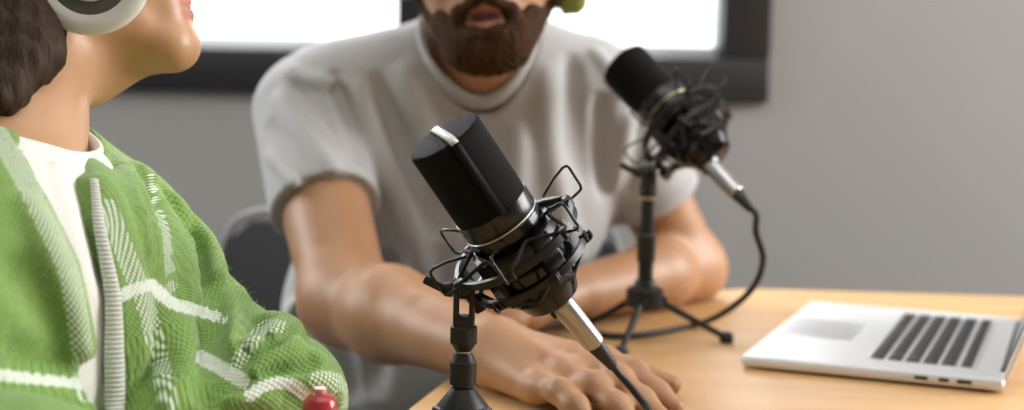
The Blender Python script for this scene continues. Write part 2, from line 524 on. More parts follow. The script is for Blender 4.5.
# rounded far left corner by the bearded man's elbow, then the left edge coming forward
out += [(.30, 1.842), (.262, 1.82), (.235, 1.79), (.200, 1.725), (.13, 1.645), (.05, 1.565), (-.02, 1.43), (-.085, 1.145), (-.175, .90)]
MB().prism(out, TZ - .03, TZ, .003).build('tabletop', 'wood', tbl, sharp=30)
fr = MB()
for (a, b) in (((-.08, .42), (1.15, .42)), ((1.15, .42), (1.15, 1.72)), ((1.15, 1.72), (.35, 1.72)), ((.35, 1.72), (-.08, .42))):
    a = np.array(a); b = np.array(b); d = (b - a) / np.linalg.norm(b - a)
    fr.box((*(a + b) / 2, TZ - .055), (np.linalg.norm(b - a), .03, .05), ax=[(*d, 0), (-d[1], d[0], 0), (0, 0, 1)], bev=.003)
fr.build('table_frame', 'tableleg', tbl, sharp=30)
for (x, y) in ((-.06, .44), (1.13, .44), (1.13, 1.70), (.36, 1.70)):
    MB().box((x, y, (TZ - .03) / 2), (.05, .05, TZ - .03), bev=.003).build('leg', 'tableleg', tbl, sharp=30)

# ================================================================== laptop
c0, c1, c2, c3 = [T(*p, z=TZ + .0135) for p in ((737.5, 359.0), (812, 301.5), (1021, 313.0), (1001, 381.5))]
cc = (c0 + c1 + c2 + c3) / 4
ly = ((c1 - c0) + (c2 - c3)); ly /= np.linalg.norm(ly)          # along the front edge, away from the camera
lx = np.array([ly[1], -ly[0], 0])                                # front edge to hinge
W_, D_ = .362, .240
LA = [lx, ly, Z_]
lap = thing('laptop', 'silver open laptop with black keys lying on the wooden table', 'laptop', (cc[0], cc[1], TZ))
LP = lambda u, v, z: cc * (1, 1, 0) + lx * u + ly * v + Z_ * z   # u -D/2..D/2 toward hinge, v -W/2..W/2 away
zt = TZ + .0135
MB().box(LP(0, 0, TZ + .0080), (D_, W_, .0110), ax=LA, bev=.0045).build('base', 'alu', lap, sharp=40)
for su in (-1, 1):
    for sv in (-1, 1): MB().lathe([(0, .007), (.0028, .008)], LP(su * .095, sv * .15, TZ), lx, ly, Z_, 16).build('rubber_foot', 'rubber', lap)
MB().box(LP(-.072, 0, zt + .0001), (.074, .105, .0006), ax=LA, bev=.0003).build('trackpad', 'trackpad', lap)
kw = MB()
kx0, kx1, kv = -.006, .092, .1385
kb = MB().box(LP((kx0 + kx1) / 2, 0, zt + .0001), (kx1 - kx0 + .004, 2 * kv + .004, .0005), ax=LA, bev=.0002).build('keyboard', 'trackpad', lap)
rows = [[1.2, 1.2, 1.2, 1.5, 5.6, 1.5, 1.2, .9, .9, .9], [2.3] + [1] * 10 + [2.3], [1.8] + [1] * 11 + [1.8], [1.5] + [1] * 12 + [1], [1] * 13 + [1.6], [1.05] * 14]
kd = (kx1 - kx0) / 6
for r_, row in enumerate(rows):
    tot = sum(row); v = -kv
    for q in row:
        wk = q / tot * 2 * kv
        MB().box(LP(kx0 + kd * (r_ + .5), -(v + wk / 2), zt + .0009), (kd * (.78 if r_ < 5 else .60), wk - .0030, .0012), ax=LA, bev=.0006).build('key', 'key', kb, sharp=40)
        v += wk
# ports on the near edge
for u, l in ((.048, .012), (.068, .009), (.086, .013)):
    MB().box(LP(u, -W_ / 2 + .0002, TZ + .0085), (l, .0012, .0034), ax=LA, bev=.0005).build('port', 'key', lap)
# lid, opened a little past upright
th = R(109); lu = lx * (-math.cos(th)) + Z_ * math.sin(th); ln = np.cross(lu, ly); ln = ln if ln @ lx < 0 else -ln
HB = LP(D_ / 2 - .003, 0, zt - .001)
MB().tube([HB - ly * .14, HB + ly * .14], .0032, 14).build('hinge', 'key', lap)
lid = MB().box(HB + lu * (.118) - ln * .003, (.232, W_, .0055), ax=[lu, ly, np.cross(lu, ly)], bev=.0026).build('lid', 'alu', lap, sharp=40)
MB().box(HB + lu * .120 + ln * .0001, (.222, W_ - .010, .0009), ax=[lu, ly, np.cross(lu, ly)], bev=.0004).build('bezel', 'screen', lid)
MB().box(HB + lu * .122 + ln * .0006, (.200, W_ - .034, .0006), ax=[lu, ly, np.cross(lu, ly)], bev=.0002).build('screen', 'screen', lid)


# ================================================================== microphones
def norm(v): return np.array(v, float) / np.linalg.norm(v)


def mic_frame(ang_deg, tilt_deg):
    """tail direction at ang below the picture's horizontal, tip leaning tilt towards the camera"""
    a, t = R(ang_deg), R(tilt_deg)
    d = RT * math.cos(a) - UP * math.sin(a)
    ez = d * math.cos(t) + FWD * math.sin(t)
    ex = RT * math.sin(a) + UP * math.cos(a)
    ey = d * math.sin(t) - FWD * math.cos(t)
    return ex, ey, ez


def build_mic(O, ex, ey, ez, label, ring_mat, seam=8.0):
    A = lambda a, r=0.0, ph=0.0: O + ez * a + (ex * math.cos(R(ph)) + ey * math.sin(R(ph))) * r
    base = A(.155)
    t = thing('condenser_microphone', label, 'microphone', base, 'studio microphones in shock mounts')
    rg = .0285
    # grille: gently domed end cap and a straight woven tube
    prof = [(-.0012, .0004), (-.0012, .008), (-.0010, .016), (-.0005, .0215), (-.0003, .0266), (.0006, .0280), (.0022, rg)]
    prof += [(x, rg) for x in np.linspace(.008, .0630, 9)]
    gm = MB()
    n = 96; vs = []; uv = []; fs = []
    for k, (a, r) in enumerate(prof):
        for i in range(n):
            th_ = 2 * math.pi * i / n; vs.append(A(a, r, math.degrees(th_)))
            uv.append((r * math.cos(th_), r * math.sin(th_)) if k < 6 else (rg * th_, a))
    for k in range(len(prof) - 1):
        for i in range(n):
            j = (i + 1) % n; fs.append((k * n + i, k * n + j, (k + 1) * n + j, (k + 1) * n + i))
    fs.append(tuple(reversed(range(n))))
    gm.add(vs, fs, uv)
    gr = gm.build('grille', 'grille', t, sharp=50)
    # seam strip: silver across the cap, dark down the tube
    hw = .0031

    def strip(path, m_, nm, lift):
        vs = []; fs = []
        for (a, r, s_) in path:          # s_ = +1 on the side facing the seam azimuth, -1 beyond the centre
            dr = ex * math.cos(R(90 - seam)) + ey * math.sin(R(90 - seam)); sd = np.cross(ez, dr)
            for q in (-1, 1): vs.append(O + ez * a + dr * r * s_ + sd * hw * q)
        for i in range(len(path) - 1): fs.append((2 * i, 2 * i + 1, 2 * i + 3, 2 * i + 2))
        o = MB().add(vs, fs).build(nm, m_, t, sharp=60)
        so = o.modifiers.new('thick', 'SOLIDIFY'); so.thickness = .0012; so.offset = 0
        return o
    zc = -.0022
    strip([(.0015, .0276, -1), (-.0008, .0262, -1), (zc, .022, -1), (zc - .0003, 0, 1), (zc, .022, 1), (-.0008, .0264, 1), (.0012, .0283, 1)], 'satin', 'cap_strip', 0)
    strip([(.0020, .0288, 1), (.004, .0291, 1), (.063, .0291, 1)], 'matteblack', 'grille_spine', 0)
    MB().lathe([(.0625, .0270), (.0628, .0290), (.065, .0293), (.0760, .0293), (.0770, .0288)], O, ex, ey, ez, 72).build('collar', 'blackmetal', t, sharp=30)
    MB().lathe([(.0768, .0280), (.0771, .0293), (.0773, .0295), (.0780, .0295), (.0783, .0293), (.0790, .028)], O, ex, ey, ez, 72).build('ring', ring_mat, t, sharp=40)
    MB().lathe([(.0786, .0285), (.0793, .0292), (.136, .0292), (.139, .0285), (.1405, .026), (.1445, .0245), (.1515, .0215), (.1555, .0150), (.1560, .010)],
               O, ex, ey, ez, 72).build('body', 'gloss', t, sharp=30)
    # small round switch badge
    MB().lathe([(0, .0040), (.0010, .0040), (.0014, .0034)], A(.094, .0288, 150), norm(np.cross(ez, A(0, 1, 150) - O)), ez, norm(A(0, 1, 150) - O), 20).build('switch', 'silver', t)
    return t, A


def build_mount(O, ex, ey, ez, label, A, ph0=-12):
    t = thing('shock_mount', label, 'shock mount', A(.14, .055, 180), 'spider shock mounts holding the microphones')
    O = O - ez * .006; A = lambda a, r=0.0, ph=0.0: O + ez * a + (ex * math.cos(R(ph)) + ey * math.sin(R(ph))) * r
    # inner cradle: two clamp rings joined by four blocks
    cr_ = MB()
    for a, h_ in ((.102, .008), (.134, .009)):
        cr_.lathe([(a - h_ / 2, .0296), (a - h_ / 2, .0335), (a + h_ / 2, .0335), (a + h_ / 2, .0296)], O, ex, ey, ez, 64, cap=False)
        cr_.lathe([(a + h_ / 2, .0296), (a - h_ / 2, .0296)], O, ex, ey, ez, 64, cap=False)
    for k in range(4):
        ph = 62 + 90 * k; d = norm(A(0, 1, ph) - O)
        cr_.box(A(.118, .0325, ph), (.006, .016, .040), ax=[d, np.cross(ez, d), ez], bev=.0014)
    cr_.build('cradle', 'blackplastic', t, sharp=35)
    # outer rings
    ring_pts = lambda a, r: [A(a, r, q) for q in range(0, 360, 8)]
    def band(a, r, w_, th_):
        MB().lathe([(a - w_ / 2, r - th_), (a - w_ / 2, r), (a + w_ / 2, r), (a + w_ / 2, r - th_), (a - w_ / 2, r - th_)], O, ex, ey, ez, 72, cap=False).build('outer_ring', 'blackplastic', t, sharp=35)
    band(.1040, .0510, .0060, .0034)
    band(.1250, .0470, .0055, .0034)
    # six wire loops standing out from the rings
    for k in range(6):
        ph = ph0 + 60 * k
        pts = [A(.0890, .036, ph), A(.0830, .050, ph), A(.0805, .0605, ph), A(.0812, .0640, ph), A(.0840, .0650, ph), A(.1000, .0650, ph), A(.1028, .0638, ph), A(.1035, .0605, ph), A(.1042, .0500, ph)]
        MB().tube(pts, .00115, 8).build('wire_loop', 'blackmetal', t, sharp=60)
        # hook and clip at the foot of each loop
        d = norm(A(0, 1, ph) - O)
        MB().box(A(.1040, .0500, ph), (.0060, .0075, .0085), ax=[d, np.cross(ez, d), ez], bev=.0012).build('clip', 'blackplastic', t, sharp=35)
        q = MB().tube([A(.1250, .0450, ph + 30), A(.1280, .0490, ph + 30), A(.1250, .0515, ph + 30), A(.1215, .0505, ph + 30)], .0016, 8, spl=3)
        q.box(A(.1250, .0460, ph + 30), (.0060, .0080, .0080), ax=[norm(A(0, 1, ph + 30) - O), np.cross(ez, norm(A(0, 1, ph + 30) - O)), ez], bev=.0012)
        q.build('hook', 'blackplastic', t, sharp=45)
    # elastic cord zig-zagging between cradle and rings
    for (a_in, a_out, ro, off) in ((.0960, .1010, .0495, 0), (.1380, .1250, .0455, 30)):
        pts = []
        for k in range(6):
            ph = ph0 + off + 60 * k
            pts += [A(a_out, ro, ph - 4), A(a_out, ro + .001, ph + 4), A(a_in, .0345, ph + 24), A(a_in, .0345, ph + 36)]
        MB().tube(pts, .0015, 8, closed=True, spl=3).build('elastic_cord', 'elastic', t, sharp=80)
    return t


def tripod(x, y, top, label, leg_az, conical, leg_r=.082):
    """desk stand: hub, telescoping pole, knurled collars, clevis; returns thing and pivot point"""
    t = thing('desk_tripod', label, 'microphone stand', (x, y, TZ), 'desk tripods under the microphones')
    O = np.array([x, y, TZ])
    L = lambda pr, nm, m_='standplastic', n=40: MB().lathe(pr, O, X_, Y_, Z_, n).build(nm, m_, t, sharp=30)
    if conical:
        L([(.024, .013), (.0255, .0195), (.0325, .0198), (.034, .0193), (.0475, .0086), (.0480, .0060)], 'hub')
    else:
        L([(.036, .012), (.038, .018), (.040, .0195), (.056, .0195), (.058, .017), (.060, .012), (.066, .010)], 'hub')
    for az in leg_az:
        d = np.array([math.cos(R(az)), math.sin(R(az)), 0]); sd = np.cross(Z_, d); hz = .030 if conical else .045
        lg = MB().tube([O + d * .014 + Z_ * hz, O + d * .045 + Z_ * (hz * .62), O + d * (leg_r - .004) + Z_ * .0075], [.0042, .0036, .0032], 12)
        lo = lg.build('leg', 'standplastic', t, sharp=60)
        ft = MB().lathe([(0, .0052), (.0014, .0072), (.007, .0076), (.0105, .0060), (.012, .003)], O + d * leg_r, X_, Y_, Z_, 20)
        ft.build('rubber_foot', 'rubber', lo, sharp=40)
        MB().box(O + d * .0175 + Z_ * hz, (.010, .0135, .010), ax=[d, sd, Z_], bev=.002).build('leg_hinge', 'standplastic', t, sharp=35)
    if conical:
        L([(.0465, .0060), (.0485, .0076), (.0500, .0076), (.0505, .0098), (.0668, .0100), (.0675, .0095), (.0738, .0066)], 'lock_collar')
        L([(.0735, .0055), (.0750, .0058), (.0752, .0050)], 'pole', 'silver')
        kn = MB(); n = 60
        pr = [(.0750, .0058), (.0800, .0088), (.0810, .0096), (.0930, .0096), (.0940, .0088), (.0945, .0085)]
        vs = []; fs = []
        for (a, r) in pr:
            for i in range(n):
                rr = r * (1 + (.035 if i % 2 and .0805 < a < .0935 else 0)); q = 2 * math.pi * i / n
                vs.append(O + Z_ * a + np.array([math.cos(q), math.sin(q), 0]) * rr)
        for k in range(len(pr) - 1):
            for i in range(n): fs.append((k * n + i, k * n + (i + 1) % n, (k + 1) * n + (i + 1) % n, (k + 1) * n + i))
        fs.append(tuple(reversed(range(n)))); fs.append(tuple((len(pr) - 1) * n + i for i in range(n)))
        kn.add(vs, fs).build('knurled_nut', 'standplastic', t, sharp=30)
    else:
        L([(.060, .0078), (.084, .0078), (.086, .0095), (.112, .0098), (.114, .0080)], 'lock_collar')
        L([(.114, .0068), (.150, .0068)], 'pole')
        L([(.1495, .0075), (.1505, .0085), (.1525, .0085), (.1535, .0075)], 'ring', 'gold')
        L([(.1530, .0085), (.164, .0090), (.166, .0085)], 'knurled_nut')
    z0 = .0945 if conical else .166
    # clevis: two cheeks either side of the swivel tongue
    for s_ in (-1, 1):
        MB().box(O + np.array([s_ * .0058, 0, (z0 + top + .006) / 2]), (.0042, .0150, top + .006 - z0), bev=.0016).build('clevis_cheek', 'standplastic', t, sharp=35)
    MB().box(O + Z_ * (z0 + .003), (.0150, .0160, .008), bev=.0015).build('clevis_base', 'standplastic', t, sharp=35)
    pv = O + Z_ * top
    # wing screw on the left
    MB().tube([pv - X_ * .0145, pv + X_ * .0105], .0026, 12).build('bolt', 'silver', t, sharp=60)
    wg = MB().lathe([(0, .0048), (.0055, .0056), (.0065, .0045)], pv - X_ * .0150, Y_, Z_, X_, 20)
    wd = norm(-X_ * .9 + Z_ * .42)
    wg.box(pv - X_ * .0140 + wd * .0080, (.0190, .0036, .0062), ax=[wd, Y_, np.cross(wd, Y_)], bev=.0015)
    wg.build('wing_screw', 'standplastic', t, sharp=40)
    return t, pv


def tongue(pv, A, holder, ph, a=.115, r=.0500):
    """arm from the clevis pivot to the outer rings of the mount"""
    e = A(a, r, ph); m_ = MB()
    m_.tube([pv, pv * .5 + e * .5 + Z_ * .002, e], [.0052, .0060, .0065], 14, spl=4)
    m_.lathe([(-.0032, .0068), (.0032, .0068)], pv, Y_, Z_, X_, 20)
    ez_ = norm(A(1) - A(0)); d = norm(A(0, 1, ph) - A(0))
    m_.box(e, (.009, .018, .034), ax=[d, np.cross(ez_, d), ez_], bev=.002)
    m_.build('swivel_arm', 'blackplastic', holder, sharp=35)


def plug_and_cable(A, ez, label, pts, cr_, name='microphone_cable'):
    pts = [A(.232)] + list(pts)
    t = thing(name, label, 'cable', pts[-1], 'microphone cables with metal plugs')
    O = A(0); u = norm(np.cross(ez, Z_)); v = np.cross(ez, u)
    MB().lathe([(.1535, .0070), (.1540, .0092), (.1570, .0098), (.1580, .0092), (.1600, .0095), (.199, .0084), (.2005, .0074), (.2010, .006)], O, u, v, ez, 48).build('plug_shell', 'brushed', t, sharp=30)
    MB().box(A(.1590, .0102, 180), (.0030, .005, .009), ax=[norm(A(0, 1, 180) - O), np.cross(ez, norm(A(0, 1, 180) - O)), ez], bev=.001).build('latch', 'blackplastic', t, sharp=40)
    MB().lathe([(.1995, .0068), (.2010, .0072), (.2150, .0052), (.2240, .0040), (.2250, .0034), (.2250, .003)], O, u, v, ez, 32).build('strain_relief', 'rubber', t, sharp=35)
    MB().tube([A(.222)] + list(pts), cr_, 14, spl=10).build('cord', 'rubber', t, sharp=80)
    return t


# --- the sharp microphone in front
ex1, ey1, ez1 = mic_frame(56.2, 20)
O1 = P(443.5, 136.0, 1.010)
mic1, A1 = build_mic(O1, ex1, ey1, ez1, 'sharp black microphone in the foreground with a silver strip across its cap', 'silver')
mt1 = build_mount(O1, ex1, ey1, ez1, 'black spider shock mount with bent wire loops around the nearer, sharp microphone', A1)
ps = P(464.5, 290, 1.04)
st1, pv1 = tripod(ps[0], ps[1], ps[2] - TZ, 'near desk tripod with round conical hub under the sharp microphone', (90, 210, 330), True)
tongue(pv1, A1, mt1, 196)
q0 = P(622, 373, 1.085)
e1 = [P(627, 382.5, 1.088), P(638, 396, 1.085), P(649, 411, 1.078), P(664, 446, 1.05)]
ce = T(690, 520, TZ + .003); e1 += [ce, ce + np.array([.04, -.12, 0]), ce + np.array([.14, -.22, 0])]
ezp = mic_frame(51.0, 18)[2]; K1 = A1(.152) + RT * .003; exp_ = mic_frame(51.0, 18)[0]; eyp = mic_frame(51.0, 18)[1]
AP = lambda a, r=0.0, ph=0.0: K1 + ezp * (a - .152) + (exp_ * math.cos(R(ph)) + eyp * math.sin(R(ph))) * r
plug_and_cable(AP, ezp, 'black cable with silver plug coming down from the sharp front microphone', e1, .0029)

# --- the blurred microphone behind
ex2, ey2, ez2 = mic_frame(49.0, -27)
O2 = P(624, 65, 1.55)
mic2, A2 = build_mic(O2, ex2, ey2, ez2, 'blurred black microphone farther back with a pale gold ring beside the window frame', 'gold', seam=-55)
mt2 = build_mount(O2, ex2, ey2, ez2, 'black spider shock mount around the farther microphone by the grey wall', A2, ph0=5)
fx = T(650, 327)
st2, pv2 = tripod(.140, 1.462, P(653, 172, 1.47)[2] - TZ, 'far desk tripod with spread legs under the blurred microphone, before the man\'s elbow', (250, 5, 130), False, .088)
tongue(pv2, A2, mt2, 188)
c_ = [P(756, 232, 1.445), P(763, 260, 1.455), P(752, 289, 1.48), P(722, 314, 1.53)]
c_ += [T(694, 325, TZ + .0035), T(660, 332, TZ + .0035), T(620, 336, TZ + .0035), T(590, 332, TZ + .0035), T(575, 322, TZ + .0035)]
ex2p, ey2p, ez2p = mic_frame(51.5, -27); K2 = A2(.152) - RT * .007 - UP * .005
AQ = lambda a, r=0.0, ph=0.0: K2 + ez2p * (a - .152) + (ex2p * math.cos(R(ph)) + ey2p * math.sin(R(ph))) * r
plug_and_cable(AQ, ez2p, 'black cable looping down beside the man\'s elbow from the blurred far microphone', c_, .0034)


# ================================================================== smooth implicit bodies
F32 = np.float32


class Prim:
    def __init__(s, fn, lo, hi, k, op='u'):
        s.fn, s.lo, s.hi, s.k, s.op = fn, np.array(lo, float), np.array(hi, float), k, op


def v3(p): return np.array(p, dtype=float)


def cap(a, b, ra, rb=None, k=.02, op='u', flat=None):
    """tapered capsule; flat=(axis, factor) squeezes the section along that axis"""
    a, b = v3(a), v3(b); rb = ra if rb is None else rb
    ab = b - a; L2 = float(ab @ ab) + 1e-12
    if flat is not None:
        fa = v3(flat[0]); fa = fa / np.linalg.norm(fa); ff = 1.0 / flat[1] - 1
    def fn(p):
        q = p - a.astype(F32)
        t = np.clip((q @ ab.astype(F32)) / F32(L2), 0, 1)
        d = q - t[:, None] * ab.astype(F32)
        if flat is not None:
            d = d + (d @ fa.astype(F32))[:, None] * (fa * ff).astype(F32)
            r = ra + (rb - ra) * t
            return (np.sqrt((d * d).sum(1)) - r) * F32(flat[1] ** .5)
        return np.sqrt((d * d).sum(1)) - (ra + (rb - ra) * t)
    R_ = max(ra, rb)
    return Prim(fn, np.minimum(a, b) - R_, np.maximum(a, b) + R_, k, op)


def ell(c, r, ax=None, k=.02, op='u'):
    c, r = v3(c), v3(r); M = np.eye(3) if ax is None else np.array(ax, float)   # rows = axes
    def fn(p):
        q = (p - c.astype(F32)) @ M.T.astype(F32)
        k0 = np.sqrt(((q / r.astype(F32)) ** 2).sum(1)); k1 = np.sqrt(((q / (r * r).astype(F32)) ** 2).sum(1)) + 1e-9
        return k0 * (k0 - 1) / k1
    R_ = r.max()
    return Prim(fn, c - R_, c + R_, k, op)


def rbox(c, h, rad, ax=None, k=.02, op='u'):
    c, h = v3(c), v3(h); M = np.eye(3) if ax is None else np.array(ax, float)
    def fn(p):
        q = np.abs((p - c.astype(F32)) @ M.T.astype(F32)) - (h - rad).astype(F32)
        return np.sqrt((np.maximum(q, 0) ** 2).sum(1)) + np.minimum(q.max(1), 0) - F32(rad)
    R_ = np.linalg.norm(h)
    return Prim(fn, c - R_, c + R_, k, op)


def half(pt, n, k=.002, op='s'):
    """half space: removes (op s) everything on the side n points to"""
    pt, n = v3(pt), v3(n) / np.linalg.norm(n)
    return Prim(lambda p: -((p - pt.astype(F32)) @ n.astype(F32)), [-9] * 3, [9] * 3, k, op)


class Model:
    def __init__(s, prims=()): s.pr = list(prims); s.folds = []; s.noise = None
    def add(s, *p):
        for q in p:
            if isinstance(q, Prim): s.pr.append(q)
            else: s.pr += list(q)
        return s
    def base(s, p, lo=None, hi=None):
        d = np.full(len(p), .06, dtype=F32)
        if lo is None: lo, hi = p.min(0), p.max(0)
        for q in s.pr:
            m = q.k + .012
            if ((q.lo - m > hi).any() or (q.hi + m < lo).any()) and lo[0] > -8: continue
            e = q.fn(p).astype(F32)
            if q.op == 'u':
                h = np.maximum(q.k - np.abs(d - e), 0) / q.k; d = np.minimum(d, e) - h * h * q.k * F32(.25)
            elif q.op == 's':
                e = -e; h = np.maximum(q.k - np.abs(d - e), 0) / q.k; d = np.maximum(d, e) + h * h * q.k * F32(.25)
            else:
                h = np.maximum(q.k - np.abs(d - e), 0) / q.k; d = np.maximum(d, e) + h * h * q.k * F32(.25)
        return d
    def field(s, p, lo=None, hi=None):
        p = p.astype(F32)
        if lo is None: lo, hi = p.min(0), p.max(0)
        d = s.base(p, lo, hi)
        for (pts, amp, wd, flo, fhi) in s.folds:
            if (flo > hi).any() or (fhi < lo).any(): continue
            best = np.full(len(p), 1e9, dtype=F32)
            n_ = len(pts) - 1; A = np.zeros(len(p), dtype=F32)
            for i in range(n_):
                a, b = pts[i], pts[i + 1]; ab = (b - a); L2 = float(ab @ ab) + 1e-12
                q = p - a.astype(F32); t = np.clip((q @ ab.astype(F32)) / F32(L2), 0, 1)
                e = q - t[:, None] * ab.astype(F32); e = (e * e).sum(1)
                m = e < best; best = np.where(m, e, best); A = np.where(m, (i + t) / n_, A)
            tp = np.clip(np.minimum(A, 1 - A) * 5, 0, 1)
            d = d - F32(amp) * tp * np.exp(-best / F32(wd * wd))
        if s.noise is not None: d = d + s.noise(p)
        return d
    def hit(s, px, py, d0=.6, d1=2.2):
        """point of the surface seen at that picture position"""
        r = ray(px, py); nr = np.linalg.norm(r); t = d0 * nr
        for _ in range(90):
            p = (CAM + r / nr * t)[None, :].astype(F32)
            e = float(s.base(p, v3([-9] * 3), v3([9] * 3))[0])
            if e < .0004: break
            t += e * .8
            if t > d1 * nr: return None
        if e > .003: return None
        return CAM + r / nr * t
    def fold(s, px_list, amp, wd, dd=0.0):
        pts = [s.hit(*q) for q in px_list]; ok = [p for p in pts if p is not None]
        if len(ok) < 2: return s
        pts = spline([v3(p) for p in ok], 3)
        a = np.array(pts); s.folds.append((pts, amp, wd, a.min(0) - 3 * wd, a.max(0) + 3 * wd)); return s
    def roll(s, px_list, r, sink=.5, k=.006):
        """a roll of bunched cloth lying half sunk in the surface"""
        pts = [s.hit(*q) for q in px_list]; pts = [v3(p) for p in pts if p is not None]
        if len(pts) < 2: return []
        out = []
        for p in pts:
            g_ = np.array([float(s.base((p + e)[None].astype(F32), v3([-9] * 3), v3([9] * 3))[0] - s.base((p - e)[None].astype(F32), v3([-9] * 3), v3([9] * 3))[0]) for e in np.eye(3) * .004])
            if np.linalg.norm(g_) > 1e-5: out.append(p - norm(g_) * r * sink)
        if len(out) < 2: return []
        out = spline(out, 3); n_ = len(out) - 1; q = []
        for i in range(n_):
            f = lambda t: r * (.55 + .45 * math.sin(math.pi * min(1, max(0, t))) ** .6)
            q.append(cap(out[i], out[i + 1], f(i / n_), f((i + 1) / n_), k=k if i == 0 else k * .8))
        return q
    def fold3(s, pts, amp, wd):
        pts = spline([v3(p) for p in pts], 3)
        a = np.array(pts); s.folds.append((pts, amp, wd, a.min(0) - 3 * wd, a.max(0) + 3 * wd)); return s

    def mesh(s, vox, lo=None, hi=None, proj=2):
        us = [q for q in s.pr if q.op == 'u']
        lo_ = np.min([q.lo for q in us], 0) - .02 if lo is None else v3(lo)
        hi_ = np.max([q.hi for q in us], 0) + .02 if hi is None else v3(hi)
        B = 8
        nb = np.ceil((hi_ - lo_) / (vox * B)).astype(int) + 1
        # block centres
        g = np.stack(np.meshgrid(*[np.arange(n) for n in nb], indexing='ij'), -1).reshape(-1, 3)
        cen = lo_ + (g + .5) * B * vox
        act = np.zeros(len(g), bool)
        cd = np.zeros(len(g), F32)
        for i in range(0, len(g), 20000):
            # full evaluation, no culling: true enough distance for choosing blocks
            sub = cen[i:i + 20000].astype(F32); d = np.full(len(sub), .3, F32)
            for q in s.pr:
                e = q.fn(sub).astype(F32)
                d = np.minimum(d, e) if q.op == 'u' else np.maximum(d, -e if q.op == 's' else e)
            cd[i:i + 20000] = d
        act = np.abs(cd) < B * vox * .87 * 1.35 + .02
        D = np.full(tuple(nb * B), .05, F32)
        D = np.where(np.repeat(np.repeat(np.repeat(cd.reshape(nb), B, 0), B, 1), B, 2) < 0, F32(-.05), F32(.05))
        off = np.stack(np.meshgrid(*[np.arange(B)] * 3, indexing='ij'), -1).reshape(-1, 3)
        ga = g[act]; 
        # process by coarse cells of 4x4x4 blocks so primitive culling works
        key = (ga // 3); ks, inv = np.unique(key, axis=0, return_inverse=True); inv = inv.ravel()
        order = np.argsort(inv, kind='stable'); bounds = np.searchsorted(inv[order], np.arange(len(ks) + 1))
        for c in range(len(ks)):
            bl = ga[order[bounds[c]:bounds[c + 1]]]
            idx = (bl[:, None, :] * B + off[None]).reshape(-1, 3)
            p = lo_ + idx * vox
            D[idx[:, 0], idx[:, 1], idx[:, 2]] = s.field(p, p.min(0), p.max(0))
        return s._nets(D, lo_, vox, proj)

    def _nets(s, D, lo, vox, proj):
        S = D < 0
        c = [S[i:S.shape[0] - 1 + i, j:S.shape[1] - 1 + j, k:S.shape[2] - 1 + k] for i in (0, 1) for j in (0, 1) for k in (0, 1)]
        cnt = sum(x.astype(np.int8) for x in c)
        cells = np.argwhere((cnt > 0) & (cnt < 8))
        vid = np.full(cnt.shape, -1, np.int32); vid[tuple(cells.T)] = np.arange(len(cells))
        corner = np.array([(i, j, k) for i in (0, 1) for j in (0, 1) for k in (0, 1)])
        vals = np.stack([D[tuple((cells + o).T)] for o in corner], 1)
        edges = [(a, b) for a in range(8) for b in range(a + 1, 8) if abs(corner[a] - corner[b]).sum() == 1]
        acc = np.zeros((len(cells), 3)); n_ = np.zeros(len(cells))
        for a, b in edges:
            va, vb = vals[:, a], vals[:, b]; m = (va < 0) != (vb < 0)
            t = np.where(m, va / np.where(m, va - vb, 1), 0)
            pt = corner[a] + t[:, None] * (corner[b] - corner[a]); acc += pt * m[:, None]; n_ += m
        V = lo + (cells + acc / n_[:, None]) * vox
        Fs = []
        for ax in range(3):
            sl0 = [slice(1, -1)] * 3; sl1 = [slice(1, -1)] * 3
            sl0[ax] = slice(0, -1); sl1[ax] = slice(1, None)
            A = S[tuple(sl0)]; Bm = S[tuple(sl1)]
            e = np.argwhere(A != Bm)
            if not len(e): continue
            pos = e.copy()
            for q in range(3):
                if q != ax: pos[:, q] += 1
            u, v = [(1, 2), (2, 0), (0, 1)][ax]
            du = np.zeros(3, int); du[u] = 1; dv = np.zeros(3, int); dv[v] = 1
            q = [pos - du - dv, pos - dv, pos, pos - du]
            ids = np.stack([vid[tuple(x.T)] for x in q], 1)
            fl = A[tuple(e.T)]
            ids = np.where(fl[:, None], ids, ids[:, ::-1]); Fs.append(ids)
        Fa = np.concatenate(Fs); Fa = Fa[(Fa >= 0).all(1)]
        # relax once, then project on the surface along the gradient
        for it in range(proj):
            if it == 0:
                acc = np.zeros_like(V); n_ = np.zeros(len(V))
                for i in range(4):
                    a, b = Fa[:, i], Fa[:, (i + 1) % 4]
                    for x in range(3):
                        acc[:, x] += np.bincount(a, V[b, x], len(V)) + np.bincount(b, V[a, x], len(V))
                    n_ += np.bincount(a, minlength=len(V)) + np.bincount(b, minlength=len(V))
                V = V * .4 + acc / np.maximum(n_, 1)[:, None] * .6
            h = vox * .5; key = np.floor((V - lo) / (vox * 24)).astype(int)
            ks, inv = np.unique(key, axis=0, return_inverse=True); inv = inv.ravel(); order = np.argsort(inv, kind='stable')
            bounds = np.searchsorted(inv[order], np.arange(len(ks) + 1))
            for c_ in range(len(ks)):
                ii = order[bounds[c_]:bounds[c_ + 1]]; p = V[ii]; l_, h_ = p.min(0) - .01, p.max(0) + .01
                f0 = s.field(p, l_, h_); gr = np.stack([s.field(p + h * e, l_, h_) - f0 for e in np.eye(3)], 1) / h
                g2 = (gr * gr).sum(1) + 1e-6
                st = -(f0 / np.maximum(g2, .25))[:, None] * gr
                ln = np.linalg.norm(st, axis=1, keepdims=True); st *= np.minimum(1, vox * .8 / (ln + 1e-9)); V[ii] = p + st
        return V, Fa


